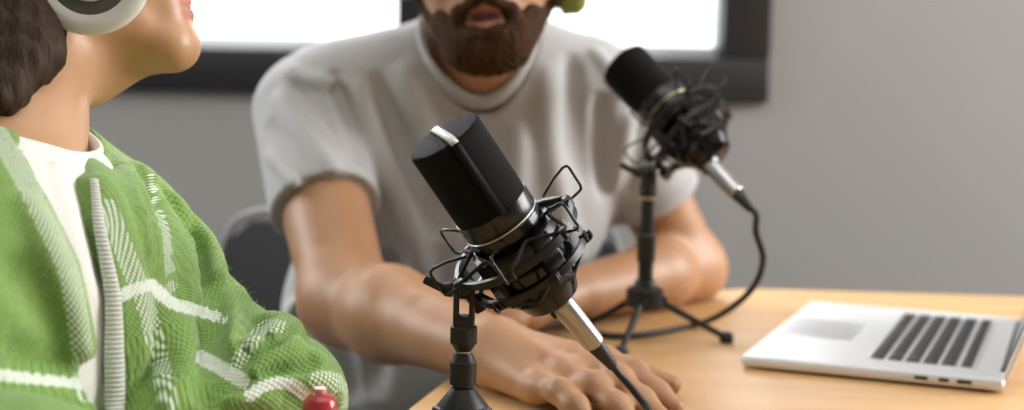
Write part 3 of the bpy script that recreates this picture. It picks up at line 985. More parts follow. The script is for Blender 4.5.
def np_mesh(name, V, Fa, m, parent=None, uv=None, attrs=None, smooth=True):
    me = bpy.data.meshes.new(name)
    tri = Fa.shape[1]
    me.vertices.add(len(V)); me.vertices.foreach_set('co', V.astype(F32).ravel())
    me.loops.add(len(Fa) * tri); me.loops.foreach_set('vertex_index', Fa.astype(np.int32).ravel())
    me.polygons.add(len(Fa)); me.polygons.foreach_set('loop_start', np.arange(0, len(Fa) * tri, tri, dtype=np.int32))
    me.update(calc_edges=True)
    if uv is not None:
        lay = me.uv_layers.new(name='UVMap'); lay.data.foreach_set('uv', (uv if len(uv) == Fa.size else uv[Fa.ravel()]).astype(F32).ravel())
    if attrs:
        for k, a in attrs.items():
            at = me.attributes.new(k, 'FLOAT', 'POINT'); at.data.foreach_set('value', np.asarray(a, dtype=F32))
    return link(name, me, m, parent, smooth)


def frame_of(f, roll=0.0, up=(0, 0, 1)):
    """rows: right(side), forward, up for a head facing f"""
    f = norm(f); r = norm(np.cross(f, up)); u = np.cross(r, f)
    c, s_ = math.cos(R(roll)), math.sin(R(roll))
    return np.array([r * c + u * s_, f, u * c - r * s_])


class Head:
    """head with local x = its right, y = forward, z = up, origin between the ears"""
    def __init__(s, C, f, roll=0, up=(0, 0, 1), sc_=1.0): s.C = v3(C); s.M = frame_of(f, roll, up); s.s = sc_
    def __call__(s, x, y, z): return s.C + s.s * (np.array([x, y, z], float) @ s.M)
    def e(s, c, r, k=.012, op='u', ax=None):
        M = s.M if ax is None else np.array(ax) @ s.M
        return ell(s(*c), v3(r) * s.s, M, k * s.s, op)
    def c(s, a, b, ra, rb=None, k=.01, op='u', **kw): return cap(s(*a), s(*b), ra * s.s, (rb if rb is not None else ra) * s.s, k * s.s, op, **kw)
    def prims(s, male=True):
        j = 1.0 if male else .90
        q = [s.e((0, -.018, .048), (.074, .092, .084), .03), s.e((0, .022, .010), (.064, .070, .085), .03),
             s.e((0, .040, -.045), (.050 * j, .052, .050), .03)]
        for x in (-1, 1):
            q += [s.c((x * .056 * j, .004, -.040), (x * .020 * j, .076, -.096), .020 * j, .017, .02),
                  s.c((x * .020 * j, .076, -.096), (0, .082, -.099), .017, .017, .015),
                  s.e((x * .040, .058, -.020), (.022, .024, .024), .02),                  # cheek
                  s.c((x * .014, .089, .030), (x * .044, .070, .028), .010, .009, .015)]   # brow
            q += [s.e((x * .031, .092, .004), (.017, .014, .012), .012, 's')]
            q += [s.e((x * .031, .078, .003), (.0135, .0135, .0135), .004)]               # lid ball
            q += [s.c((x * .022, .0880, .0095), (x * .042, .0850, .0090), .0050, .0040, .006), s.c((x * .022, .0875, -.0045), (x * .042, .0845, -.0045), .0035, .0030, .005)]
            # ear: shell with a hollow
            q += [s.e((x * .078, -.012, -.004), (.0085, .020, .032), .006), s.e((x * .088, -.008, -.002), (.006, .011, .018), .004, 's'),
                  s.e((x * .077, -.004, -.030), (.006, .009, .010), .006)]
        q += [s.e((0, .082, -.060), (.028, .016, .026), .02),                              # muzzle
              s.c((0, .090, .012), (0, .110, -.024), .0075, .0115, .012), s.c((-.010, .100, -.029), (.010, .100, -.029), .0075, .0075, .008),
              s.e((-.007, .106, -.036), (.0035, .005, .004), .003, 's'), s.e((.007, .106, -.036), (.0035, .005, .004), .003, 's')]
        # lips with a parting line
        q += [s.c((-.021, .088, -.0635), (0, .0985, -.0620), .0034, .0042, .005), s.c((.021, .088, -.0635), (0, .0985, -.0620), .0034, .0042, .005),
              s.c((-.019, .088, -.0700), (0, .0965, -.0730), .0038, .0054, .005), s.c((.019, .088, -.0700), (0, .0965, -.0730), .0038, .0054, .005)]
        w_ = .0060 if male else .0012
        q += [s.c((-.020, .098, -.0665), (0, .1050, -.0672), w_, w_ * 1.3, .003, 's'), s.c((.020, .098, -.0665), (0, .1050, -.0672), w_, w_ * 1.3, .003, 's')]
        return q
    def lipmask(s, V):
        L = (V - s.C) @ s.M.T / s.s
        d = np.minimum(np.sqrt((L[:, 0] / 27e-3) ** 2 + ((L[:, 2] + .0620) / .0055) ** 2), np.sqrt((L[:, 0] / 25e-3) ** 2 + ((L[:, 2] + .0728) / .0068) ** 2))
        return np.clip((1.15 - d) * 4, 0, 1) * (L[:, 1] > .07)
    def local(s, V): return (V - s.C) @ s.M.T / s.s


def finger(pts, r0, r1, k=.005):
    """joints from knuckle to tip; slightly thicker at the joints"""
    n_ = len(pts) - 1; q = []
    rs = [r0 + (r1 - r0) * i / n_ for i in range(n_ + 1)]
    for i in range(n_):
        q.append(cap(pts[i], pts[i + 1], rs[i] * .98, rs[i + 1] * .96, k + .003 if i else .014))
        if i: q.append(ell(pts[i], [rs[i] * 1.0] * 3, k=.006))
    return q


def nail_at(name, tip, back, up, w_, parent):
    """small curved plate on the back of a fingertip"""
    tip, back = v3(tip), v3(back); d = norm(tip - back); s_ = norm(np.cross(d, up)); n_ = np.cross(s_, d)
    vs = []; fs = []; nu, nv = 7, 6
    for j in range(nv):
        for i in range(nu):
            a = (i / (nu - 1) - .5) * 2.1; t = j / (nv - 1)
            wr = w_ * (1 - .35 * max(0, t - .6) ** 2 * 6)
            vs.append(tip + d * (-.009 + t * .0125) + s_ * math.sin(a) * wr * .92 + n_ * (math.cos(a) * w_ * 1.02 + .0002 - .0012 * t * t))
    for j in range(nv - 1):
        for i in range(nu - 1): fs.append((j * nu + i, j * nu + i + 1, (j + 1) * nu + i + 1, (j + 1) * nu + i))
    o = mesh(name, vs, fs, 'nail', parent)
    so = o.modifiers.new('t', 'SOLIDIFY'); so.thickness = .0006; so.offset = 0
    return o


# ================================================================== the bearded man
MS_R, ME_R, MW_R = P(304, 112, 1.63), P(346, 299, 1.45), v3([-.018, 1.236, .785])     # his right arm (left in the picture)
MS_L, ME_L, MW_L = P(606, 104, 1.68), v3([.222, 1.755, .789]), v3([.078, 1.555, .786])
MH = Head(P(485, -50, 1.530), (-.03, -1, -.08), roll=-5, sc_=1.0)
NB = v3([-.035, 1.628, 1.03])
man = thing('person', 'bearded man in a white t-shirt leaning forward with both forearms on the wooden table', 'person', (-.07, 1.75, 0))
mb = Model(MH.prims(True))
mb.add(cap(NB, MH(0, -.020, -.055), .056, .055, k=.03), cap(NB + v3([0, .07, -.09]), NB + v3([0, .01, 0]), .055, .056, k=.03))
mb.add(cap(MS_R, MS_L, .045, k=.03), ell((-.06, 1.70, .88), (.15, .09, .15), k=.04), ell((-.07, 1.745, .70), (.14, .09, .17), k=.04))
# arms
def arm(S, E, W_, ru=.047, re=.040, rw=.027):
    mid = E * .66 + W_ * .34
    fl = (v3(W_) - E); side = norm(np.cross(fl, Z_))
    return [cap(S, E, ru, re + .001, k=.03), ell(E, [re] * 3, k=.02), cap(E, mid, re, re + .0015, k=.02), cap(mid, W_, re + .001, rw, k=.02),
            cap(E * .25 + W_ * .75, W_, .029, rw, k=.02, flat=(Z_, .80))]
mb.add(arm(MS_R, ME_R, MW_R, .052, .043), arm(MS_L, ME_L, MW_L))
# his right hand, flat on the table, fingers coming towards the camera
hm = [v3([.082, 1.208, .785]), v3([.066, 1.184, .785]), v3([.047, 1.164, .780]), v3([.027, 1.150, .773])]       # index .. little knuckles
W = MW_R
for m_, r in zip(hm, (.0112, .0112, .0106, .0098)):
    mb.add(cap(W + (m_ - W) * .12, m_ - Z_ * .0035, .0175, r, k=.020))
mb.add(cap(W + v3([.004, -.012, -.003]), (hm[1] + hm[2]) / 2 - Z_ * .006, .021, .014, k=.012))
mb.add(cap(W + v3([-.004, -.012, -.006]), hm[3] + v3([-.008, .018, -.006]), .0185, .0125, k=.012))     # heel on the little-finger side
def fpath(m_, d, L, z1=.7578):
    d = norm(v3([d[0], d[1], 0])); a = m_ + d * L * .42 + Z_ * .002; b = m_ + d * L * .74; b[2] = .766; c_ = m_ + d * L; c_[2] = z1
    a[2] = m_[2] * .5 + .774 * .5
    return [m_, a, b, c_]
fp = [fpath(hm[0], (.64, -.72), .084), fpath(hm[1], (.62, -.76), .090), fpath(hm[2], (.60, -.78), .084), fpath(hm[3], (.52, -.84), .066)]
for q, r in zip(fp, (.0093, .0094, .0089, .0079)): mb.add(finger(q, r * 1.06, r * .82, k=.013))
for a_, b_ in zip(hm[:-1], hm[1:]): mb.add(cap(a_ + (W - a_) * .08 - Z_ * .005, b_ + (W - b_) * .08 - Z_ * .005, .0090, .0085, k=.012))
th_ = [v3([.012, 1.250, .776]), v3([.052, 1.258, .772]), v3([.104, 1.240, .769]), v3([.142, 1.217, .7605])]
mb.add(cap(W, th_[1], .018, .0135, k=.014)); mb.add(finger(th_[1:], .0125, .0090)); mb.add(cap(th_[1], (hm[0] + th_[1]) / 2 + v3([.004, 0, -.004]), .011, .009, k=.016))
# his left hand, resting in front of his chest, fingers curled down to the table
W2 = MW_L; hl = [v3([-.006, 1.502, .790]), v3([-.002, 1.480, .793]), v3([.008, 1.458, .789]), v3([.022, 1.441, .781])]   # index .. little
for m_ in hl: mb.add(cap(W2 + (m_ - W2) * .15, m_ - Z_ * .004, .018, .0120, k=.014))
mb.add(cap(W2, (hl[1] + hl[2]) / 2 - Z_ * .008, .022, .015, k=.012))
lp = []
for m_, d, L in zip(hl, ((-.86, -.45), (-.80, -.60), (-.72, -.70), (-.62, -.78)), (.070, .076, .070, .058)):
    d = norm(v3([*d, 0])); a = m_ + d * L * .46; a[2] = m_[2] - .004; b = m_ + d * L * .72; b[2] = .768; c_ = m_ + d * L * .80; c_[2] = .7585
    lp.append([m_, a, b, c_]); mb.add(finger([m_, a, b, c_], .0102, .0080))
t2 = [W2 + v3([-.02, -.004, -.010]), v3([.030, 1.532, .773]), v3([-.006, 1.534, .769]), v3([-.034, 1.520, .762])]
mb.add(cap(t2[0], t2[1], .017, .013, k=.014)); mb.add(finger(t2[1:], .0118, .0090))
# veins and tendons on the back of the near hand
for m_ in hm[:3]: mb.fold3([W + (m_ - W) * .35 + Z_ * .017, W + (m_ - W) * .7 + Z_ * .013, m_ + Z_ * .010], .0016, .004)
for a_, b_ in zip(hm[:-1], hm[1:]): mb.fold3([(a_ + b_) / 2 * .75 + W * .25 + Z_ * .012, (a_ + b_) / 2 + Z_ * .008], -.0012, .005)
# hollow of the elbow
mb.fold([(398, 262), (385, 280), (370, 300)], -.002, .010)
mb.fold([(378, 262), (395, 288), (420, 300)], .0012, .014)
V, Fa = mb.mesh(.0026)
body = np_mesh('body', V, Fa, 'manskin', man, attrs={'red': MH.lipmask(V) * .8})
body['label'] = 'tanned bare arms, hands, neck and face'
for q, w_ in zip(fp + [th_], (.0058, .0058, .0055, .0048, .0066)): nail_at('fingernail', q[-1], q[-2], Z_, w_, body)
for x in (-1, 1):
    MB().lathe([(-.0120 + .024 * i / 12, max(.0003, .0122 * math.sqrt(max(0, 1 - ((i - 6) / 6) ** 2)))) for i in range(13)], MH(x * .031, .0775, .003), MH.M[0], MH.M[2], MH.M[1], 20).build('eye', 'eye', man)
    MB().lathe([(0, .0056), (.0008, .0050), (.0012, .001)], MH(x * .031, .0897, .003), MH.M[0], MH.M[2], MH.M[1], 16).build('iris', 'iris', man)
# beard and moustache
bd = Model()
for x in (-1, 1):
    bd.add(MH.c((x * .062, .002, -.012), (x * .055, .006, -.050), .012, .017, .012), MH.c((x * .056, .006, -.050), (x * .024, .078, -.101), .020, .022, .014),
           MH.c((x * .040, .060, -.070), (x * .022, .086, -.088), .015, .015, .014),
           MH.c((x * .004, .1015, -.047), (x * .027, .090, -.062), .0065, .0065, .006), MH.c((x * .027, .090, -.062), (x * .030, .080, -.085), .0075, .010, .008))
bd.add(MH.e((0, .084, -.104), (.032, .022, .026), .014), MH.c((-.012, .096, -.0855), (-.008, .091, -.104), .0085, .013, .008), MH.c((.012, .096, -.0855), (.008, .091, -.104), .0085, .013, .008), MH.c((-.012, .098, -.0835), (.012, .098, -.0835), .0065, .0065, .006))
for x in (-1, 1): bd.add(MH.e((x * .013, .108, -.0665), (.023, .012, .0085), .003, 's'))
bd.add(MH.e((0, .045, -.110), (.030, .034, .022), .02, 's'))
hn = lambda p: F32(.0010) * np.sin(p[:, 0] * F32(520) + np.sin(p[:, 2] * F32(310)) * 2) * np.sin(p[:, 2] * F32(430) + p[:, 1] * F32(390)) + F32(.0008) * np.sin(p[:, 0] * F32(1100)) * np.sin(p[:, 2] * F32(900))
bd.noise = hn
V, Fa = bd.mesh(.0026); np_mesh('beard', V, Fa, 'beard', man)
MB().lathe([(-.0155 + .031 * i / 12, max(.0002, .0034 * math.sqrt(max(0, 1 - ((i - 6) / 6) ** 2)))) for i in range(13)], MH(0, .0975, -.0668), MH.M[1], MH.M[2] * .8, MH.M[0], 16).build('mouth', 'mouthdark', man)
# hair
hr = Model([MH.e((0, -.026, .058), (.083, .096, .088), .02), MH.e((0, .040, .112), (.062, .045, .026), .03)])
hr.add(MH.e((0, .095, .020), (.085, .060, .062), .02, 's'), MH.e((0, .03, -.07), (.11, .10, .085), .02, 's'))
hr.noise = hn
V, Fa = hr.mesh(.004); np_mesh('hair', V, Fa, 'brownhair', man)
for x in (-1, 1):
    MB().tube([MH(x * .014, .1000, .030), MH(x * .030, .0985, .036), MH(x * .046, .084, .031)], [.0030, .0042, .0020], 8, spl=3).build('eyebrow', 'beard', man)

# ---- t-shirt
sh = Model()
SR, SL = MS_R, MS_L
sh.add(cap(SR + v3([.02, .01, .004]), SL + v3([-.02, 0, .004]), .060, .060, k=.04))
sh.add(ell((-.068, 1.690, .885), (.190, .120, .165), k=.05), ell((-.092, 1.735, .715), (.190, .125, .190), k=.05), ell((-.080, 1.80, .58), (.185, .13, .13), k=.05))
for S in (SR, SL):
    n_ = NB + v3([0, .01, .010]); sh.add(cap(n_, S * .75 + n_ * .25 + Z_ * .012, .058, .052, k=.05))
def sleeve(S, E, f, r0, r1):
    e = S + (E - S) * f
    return [cap(S, e, r0, r1, k=.025)], e, norm(E - S)
s1, e1_, d1_ = sleeve(SR, ME_R, .55, .058, .060); s2, e2_, d2_ = sleeve(SL, ME_L, .56, .057, .058)
sh.add(s1, s2)
# folds placed on the cloth: ridges (+) and valleys (-)
for q, a, w_ in (
    ([(352, 78), (372, 130), (398, 190), (420, 260), (430, 330)], .010, .016), ([(372, 70), (395, 130), (425, 190), (440, 240)], -.009, .014),
    ([(330, 70), (350, 120), (362, 180)], -.008, .012), ([(400, 60), (425, 130), (445, 200)], .008, .016),
    ([(545, 60), (548, 130), (560, 200), (580, 270)], .009, .015), ([(570, 50), (575, 120), (590, 190)], -.008, .014), ([(600, 90), (600, 150), (606, 200)], -.010, .012),
    ([(275, 90), (300, 130), (340, 175)], .007, .010), ([(268, 120), (292, 155), (322, 186)], -.006, .009), ([(290, 75), (325, 115), (352, 160)], -.006, .009),
    ([(265, 150), (290, 178), (300, 192)], .005, .008), ([(395, 250), (380, 320), (370, 400)], -.012, .018), ([(300, 250), (290, 320), (300, 400)], .010, .018),
    ([(330, 300), (345, 350), (350, 405)], -.010, .016), ([(450, 130), (470, 200), (480, 280)], -.006, .018), ([(520, 120), (515, 200), (500, 270)], .006, .016),
    ([(285, 68), (310, 80), (350, 84)], .006, .010), ([(590, 48), (610, 70), (625, 100)], .006, .010), ([(630, 110), (622, 150), (612, 195)], .006, .010), ([(640, 120), (640, 160), (632, 200)], -.006, .009)):
    sh.fold(q, a * 1.9, w_ * .8)
NF = v3(sh.hit(474, 104)); NK = v3([-.036, 1.690, 1.088]); NC = (NF + NK) / 2
NU = norm(NF - NC); NX = norm(np.cross(NU, Z_)); NA = norm(np.cross(NX, NU)); NA = NA if NA[2] > 0 else -NA
NRX, NRY = .067, float(np.linalg.norm(NF - NC))
loop = []
for q in range(0, 360, 10):
    e = NC + NX * math.cos(R(q)) * NRX + NU * math.sin(R(q)) * NRY
    best = e
    for t_ in np.linspace(.10, -.08, 160):
        if float(sh.base((e + NA * t_)[None].astype(F32))[0]) < 0: best = e + NA * t_; break
    loop.append(best)
def neckhole(p):
    q = p - NC.astype(F32); x = q @ NX.astype(F32); y = q @ NU.astype(F32); z = q @ NA.astype(F32)
    return np.maximum((np.sqrt((x / NRX) ** 2 + (y / NRY) ** 2) - 1) * F32(.065), -z - F32(.035))
sh.add(Prim(neckhole, NC - .15, NC + .15, .006, 's'))
for e, d, E in ((e1_, d1_, ME_R), (e2_, d2_, ME_L)):
    sh.add(cap(e + d * .030, e + d * .12, .0530, .0530, k=.003, op='s'))
    pt, dd = e + d * .0, d
    sh.add(Prim((lambda pt, dd: (lambda p: np.maximum(-((p - pt.astype(F32)) @ dd.astype(F32)), np.sqrt((((p - pt.astype(F32)) - ((p - pt.astype(F32)) @ dd.astype(F32))[:, None] * dd.astype(F32)) ** 2).sum(1)) - F32(.075))))(pt, dd), pt - .13, pt + .13, .003, 's'))
sh.add(half((0, 0, .60), (0, 0, -1)))
V, Fa = sh.mesh(.0034)
shirt = np_mesh('shirt', V, Fa, 'shirt', man)
shirt['label'] = 'white short-sleeved t-shirt'
# ribbed neckband and sleeve hems
nbp = np.array(loop)
for _ in range(3): nbp = .5 * nbp + .25 * np.roll(nbp, 1, 0) + .25 * np.roll(nbp, -1, 0)
MB().tube(list(nbp), .0095, 12, closed=True, spl=2, flat=.45, ref=NA * .4 + NU * .0 + Z_ * .3 - Y_ * .25).build('neckband', 'shirt', man, sharp=80)
for e, d in ((e1_, d1_), (e2_, d2_)):
    a = norm(np.cross(d, Z_)); b = np.cross(d, a); rr = .0600
    MB().lathe([(-.016, rr - .0035), (-.015, rr - .0005), (-.002, rr - .0005), (0, rr - .002), (-.001, rr - .0055), (-.016, rr - .006)], e, a, b, d, 60, cap=False).build('sleeve_hem', 'shirt', man, sharp=60)
# trousers and shoes below the table
tr = Model([ell((-.08, 1.82, .52), (.17, .14, .12), k=.04)])
for sx in (-1, 1):
    hip, kn_, an = v3([-.08 + sx * .09, 1.80, .52]), v3([-.06 + sx * .13, 1.40 + (.0 if sx > 0 else .02), .535]), v3([-.06 + sx * .13, 1.47, .09])
    tr.add(cap(hip, kn_, .082, .060, k=.03), cap(kn_, an, .060, .044, k=.02))
    so_ = Model([cap(an + v3([0, .02, -.050]), an + v3([0, -.13, -.056]), .036, .030, k=.02), cap(an + v3([0, .01, -.03]), an, .036, .036, k=.02)]); so_.add(half((0, 0, .002), (0, 0, -1)))
    V, Fa = so_.mesh(.006); np_mesh('shoe', V, Fa, 'shoe', man)
V, Fa = tr.mesh(.008); np_mesh('trousers', V, Fa, 'trousers', man)

# ---- green headphones on the man
hp = thing('headphones', 'green headphones on the bearded man, the ear cup bottom showing at the top edge', 'headphones', MH(0, 0, .13))
for x in (-1, 1):
    o = MH(x * .084, .000, -.004) if x > 0 else MH(x * .083, .000, -.033)
    MB().lathe([(-.014, .024), (-.013, .034), (-.004, .036), (0, .035)], o, MH.M[1], MH.M[2], MH.M[0] * x, 40).build('ear_cushion', 'phonegrey', hp, sharp=40)
    MB().lathe([(-.006, .038), (-.003, .042), (.013, .042), (.021, .036), (.024, .024), (.0245, .002)], o, MH.M[1], MH.M[2], MH.M[0] * x, 40).build('ear_cup', 'phonegreen', hp, sharp=40)
MB().tube([MH(math.cos(R(q)) * .100, -.004, .010 + math.sin(R(q)) * .138) for q in range(0, 181, 12)], .006, 12, spl=2, flat=2.2, ref=MH.M[0] * .01 + MH.M[2]).build('headband', 'phonegreen', hp, sharp=80)

# ---- his chair
ch = thing('office_chair', 'dark office chair with a light grey rimmed backrest behind the man', 'chair', (-.09, 1.90, 0))
ytop = 1.99
def back_pt(u, v):       # u -1..1 across, v 0..1 up
    return v3([-.125 + u * .290 * (1 - .06 * v), ytop + .05 * (v - .5) - .055 * u * u + .02, .46 + v * .362])
def panel(u0, u1, v0, v1, th, nu=18, nv=14, rnd=.16):
    vs = []; fs = []
    for s_ in (1, -1):
        for j in range(nv):
            for i in range(nu):
                uu = u0 + (u1 - u0) * i / (nu - 1); vv = v0 + (v1 - v0) * j / (nv - 1)
                sq = 1 - max(0, abs(2 * (vv - v0) / (v1 - v0) - 1) - (1 - rnd)) ** 2 / rnd ** 2 * .10
                p = back_pt(uu * sq, vv); vs.append(p + Y_ * (-s_ * th / 2))
    n_ = nu * nv
    for j in range(nv - 1):
        for i in range(nu - 1):
            a = j * nu + i; fs.append((a, a + 1, a + nu + 1, a + nu)); fs.append((n_ + a, n_ + a + nu, n_ + a + nu + 1, n_ + a + 1))
    for i in range(nu - 1):
        fs.append((i, n_ + i, n_ + i + 1, i + 1)); a = (nv - 1) * nu + i; fs.append((a, a + 1, n_ + a + 1, n_ + a))
    for j in range(nv - 1):
        a = j * nu; fs.append((a, a + nu, n_ + a + nu, n_ + a)); a = j * nu + nu - 1; fs.append((a, n_ + a, n_ + a + nu, a + nu))
    return MB().add(vs, fs)
panel(-.98, .98, .02, .965, .030).build('backrest', 'chairfabric', ch, sharp=50)
rim = [back_pt(u, v) for u, v in [(-1, .0), (-1, .3), (-1, .6), (-1, .88), (-.9, .985), (-.6, 1.0), (0, 1.0), (.6, 1.0), (.9, .985), (1, .88), (1, .6), (1, .3), (1, .0), (.6, -.02), (0, -.02), (-.6, -.02)]]
MB().tube(rim, .0070, 12, closed=True, spl=4, ref=(0, 1, 0)).build('backrest_rim', 'chairplastic', ch, sharp=80)
MB().box((-.09, 1.80, .375), (.46, .44, .06), bev=.025).build('seat', 'chairfabric', ch)
MB().tube([(-.09, 1.88, .385), (-.09, 2.04, .40), (-.10, 2.06, .50), (-.11, 2.03, .62)], .016, 12, spl=4).build('back_support', 'blackplastic', ch)
MB().lathe([(.09, .030), (.22, .028), (.222, .016), (.385, .016)], (-.09, 1.86, 0), X_, Y_, Z_, 24).build('gas_column', 'blackplastic', ch, sharp=30)
for k in range(5):
    d = v3([math.cos(R(72 * k + 20)), math.sin(R(72 * k + 20)), 0]); o = v3([-.09, 1.86, 0])
    lg = MB().tube([o + Z_ * .11, o + d * .16 + Z_ * .10, o + d * .29 + Z_ * .072], [.024, .020, .014], 10).build('leg', 'blackplastic', ch, sharp=60)
    s_ = np.cross(d, Z_)
    MB().lathe([(-.018, .020), (-.014, .028), (.014, .028), (.018, .020)], o + d * .29 + Z_ * .028, d, Z_, s_, 20).build('castor', 'rubber', lg, sharp=40)


# ================================================================== the woman in the green cardigan
wn, ws = norm([.92, -.39, 0]), norm([.39, .92, 0])      # facing direction, and towards her left shoulder
WS_L, WE_L, WW_L = P(111, 245, 1.13), P(279, 400, .985), v3([-.262, .865, .780])
WM_L = P(196, 346, 1.055)
WS_R, WE_R, WW_R = v3([-.455, .80, .893]), v3([-.400, .690, .805]), v3([-.208, .838, .781])
WN = P(8, 138, 1.02)
WH = Head(P(58, -46, 1.10), (.97, .18, .22), sc_=.88)
wom = thing('person', 'woman with brown hair in a green and white knitted cardigan, face turned towards the man', 'person', (-.38, .95, 0))
b = Model(WH.prims(False)); b.add(WH.c((0, .066, -.092), (0, .004, -.100), .020, .036, .02))
b.add(cap(WN + v3([-.012, .0, -.05]), WN, .048, .047, k=.03), cap(WN, WH(0, -.022, -.045), .048, .047, k=.03), cap(WS_R, WS_L, .042, k=.04), ell((-.350, .93, .84), (.082, .14, .14), ax=[wn, ws, Z_], k=.04),
      ell((-.37, .94, .66), (.085, .13, .17), ax=[wn, ws, Z_], k=.04))
b.add(arm(WS_R, WE_R, WW_R, .034, .030, .021), [cap(WS_L, WM_L, .032, .030), cap(WM_L, WE_L, .030, .027), cap(WE_L, WW_L, .027, .021)])
def curled_hand(W_, fd, side, bent, r=.0080, spread=.0185, drop=.0):
    """palm, four fingers and a thumb; fd forward, side towards the thumb"""
    fd, side = norm(fd), norm(side); q = []; ks = []
    for i in range(4):
        k_ = W_ + fd * (.078 - .004 * abs(i - 1)) + side * (.028 - spread * i) + Z_ * (.004 - .002 * i); ks.append(k_)
        q.append(cap(W_ + (k_ - W_) * .15, k_ - Z_ * .003, .0155, .0100, k=.012))
    for i, k_ in enumerate(ks):
        L = (.066, .073, .068, .054)[i]; a = k_ + fd * L * .42 - Z_ * .004 * bent; c_ = a + fd * L * .22 - Z_ * .014 * bent; d_ = c_ + fd * L * .08 - Z_ * .016 * bent
        q += finger([k_, a, c_, d_], r * 1.05, r * .82)
    t0 = W_ + fd * .020 + side * .020; t1 = W_ + fd * .055 + side * .046 - Z_ * .006; t2 = t1 + fd * .030 + side * .004 - Z_ * .004
    q += [cap(W_, t0, .017, .015, k=.014)] + finger([t0, t1, t2], .0120, .0085); return q
fdr = norm([.080, .070, .016]); b.add(curled_hand(WW_R, fdr, np.cross(Z_, fdr), .8))
fdl = norm([-.5, -.6, 0]); b.add(curled_hand(WW_L, fdl, np.cross(fdl, Z_), .5))
V, Fa = b.mesh(.0028)
wb = np_mesh('body', V, Fa, 'womanskin', wom, attrs={'red': WH.lipmask(V) * .9}); wb['label'] = 'light skin of the face, neck and hands'
for x in (-1, 1):
    MB().lathe([(-.0120 + .024 * i / 12, max(.0003, .0122 * math.sqrt(max(0, 1 - ((i - 6) / 6) ** 2)))) for i in range(13)], WH(x * .031, .0775, .003), WH.M[0], WH.M[2], WH.M[1], 20).build('eye', 'eye', wom)
    MB().lathe([(0, .0056), (.0008, .0050), (.0012, .001)], WH(x * .031, .0897, .003), WH.M[0], WH.M[2], WH.M[1], 16).build('iris', 'iris', wom)
    MB().tube([WH(x * .014, .0995, .031), WH(x * .030, .098, .037), WH(x * .046, .084, .031)], [.0018, .0028, .0012], 8, spl=3).build('eyebrow', 'brownhair', wom)
# hair: smooth cap, tucked behind the ear and falling on the back of the neck
hr = Model([WH.e((0, -.030, .055), (.085, .100, .092), .02), WH.c((-.035, -.070, .02), (-.030, -.085, -.050), .055, .025, .04), WH.c((.030, -.070, .02), (.010, -.092, -.045), .055, .022, .04)])
hr.add(cap(P(34, -10, 1.04), P(36, 54, 1.00), .020, .014, k=.03), cap(P(36, 54, 1.00), P(8, 98, .972), .015, .006, k=.02), cap(P(6, 30, 1.01), P(-2, 96, .97), .022, .010, k=.03), cap(P(5, -10, 1.04), P(-6, 78, 1.03), .045, .026, k=.03),
       cap(P(-40, 0, 1.06), P(-50, 80, 1.05), .05, .035, k=.03))
hr.add(WH.e((0, .092, .010), (.080, .066, .085), .02, 's'))
hrM = WH.M
hr.noise = lambda p: F32(.0007) * np.sin((p @ hrM[0].astype(F32)) * F32(620) + np.sin(p[:, 2] * F32(30)) * 2) + F32(.0006) * np.sin((p @ hrM[1].astype(F32)) * F32(480) + np.sin(p[:, 2] * F32(45)) * 1.5)
V, Fa = hr.mesh(.0032); np_mesh('hair', V, Fa, 'brownhair', wom)

# white headphones
hp2 = thing('headphones', 'white and grey headphones worn by the woman at the top left', 'headphones', WH(0, 0, .13))
for x in (-1, 1):
    o = WH(x * .096, .032, -.031); n_ = WH.M[0] * x
    MB().lathe([(-.012, .026), (-.011, .0395), (-.001, .0415), (.003, .040)], o, WH.M[1], WH.M[2], n_, 48).build('ear_cushion', 'phonewhite', hp2, sharp=40)
    MB().lathe([(.000, .040), (.003, .0425), (.012, .0430), (.0165, .040), (.0175, .0330), (.0165, .0285)], o, WH.M[1], WH.M[2], n_, 64, cap=False).build('cup_ring', 'phonewhite', hp2, sharp=50)
    MB().lathe([(.0165, .0295), (.0135, .0285), (.0130, .0190), (.0130, .002)], o, WH.M[1], WH.M[2], n_, 48).build('cup_inset', 'phonegrey', hp2, sharp=40)
    MB().lathe([(.0125, .0195), (.0175, .0190), (.0195, .0160), (.0200, .002)], o, WH.M[1], WH.M[2], n_, 48).build('ear_cup', 'phonewhite', hp2, sharp=40)
    MB().tube([WH(x * .097, -.008, .042), WH(x * .096, -.008, .070), WH(x * .088, -.008, .095)], .0055, 12, spl=3).build('arm', 'phonewhite', hp2, sharp=60)
MB().tube([WH(math.cos(R(q)) * .098, -.008, .030 + math.sin(R(q)) * .120) for q in range(25, 156, 10)], .006, 12, spl=2, flat=2.2, ref=WH.M[2] + WH.M[0] * .01).build('headband', 'phonewhite', hp2, sharp=80)

# ---- white t-shirt
te = Model([ell((-.349, .925, .826), (.104, .162, .148), ax=[wn, ws, Z_], k=.04), ell((-.370, .935, .66), (.105, .155, .20), ax=[wn, ws, Z_], k=.05),
            cap(WS_R + ws * .02, WS_L - ws * .02, .050, k=.04), cap(WN + v3([.004, 0, -.070]), (WS_L + WN) / 2 - Z_ * .034, .054, .048, k=.04), cap(WN + v3([.004, 0, -.070]), (WS_R + WN) / 2 - Z_ * .030, .054, .048, k=.04)])
TC = P(20, 128, 1.0); tu = norm([.92, -.20, -.38]); tsd = norm(np.cross(Z_, tu)); ta = norm(np.cross(tu, tsd)); ta = ta if ta[2] > 0 else -ta
def tee_hole(p):
    q = p - TC.astype(F32); x = q @ tsd.astype(F32); y = q @ tu.astype(F32); z = q @ ta.astype(F32)
    return np.maximum(np.sqrt(x * x + y * y) - F32(.052), -z - F32(.02))
te.add(ell(TC - ta * .026, (.061, .061, .030), ax=[tu, tsd, ta], k=.05))
lt = [TC + tsd * math.cos(R(q)) * .0555 + tu * math.sin(R(q)) * .0575 for q in range(0, 360, 10)]
te.add(Prim(tee_hole, TC - .15, TC + .15, .005, 's'), half((0, 0, .58), (0, 0, -1)))
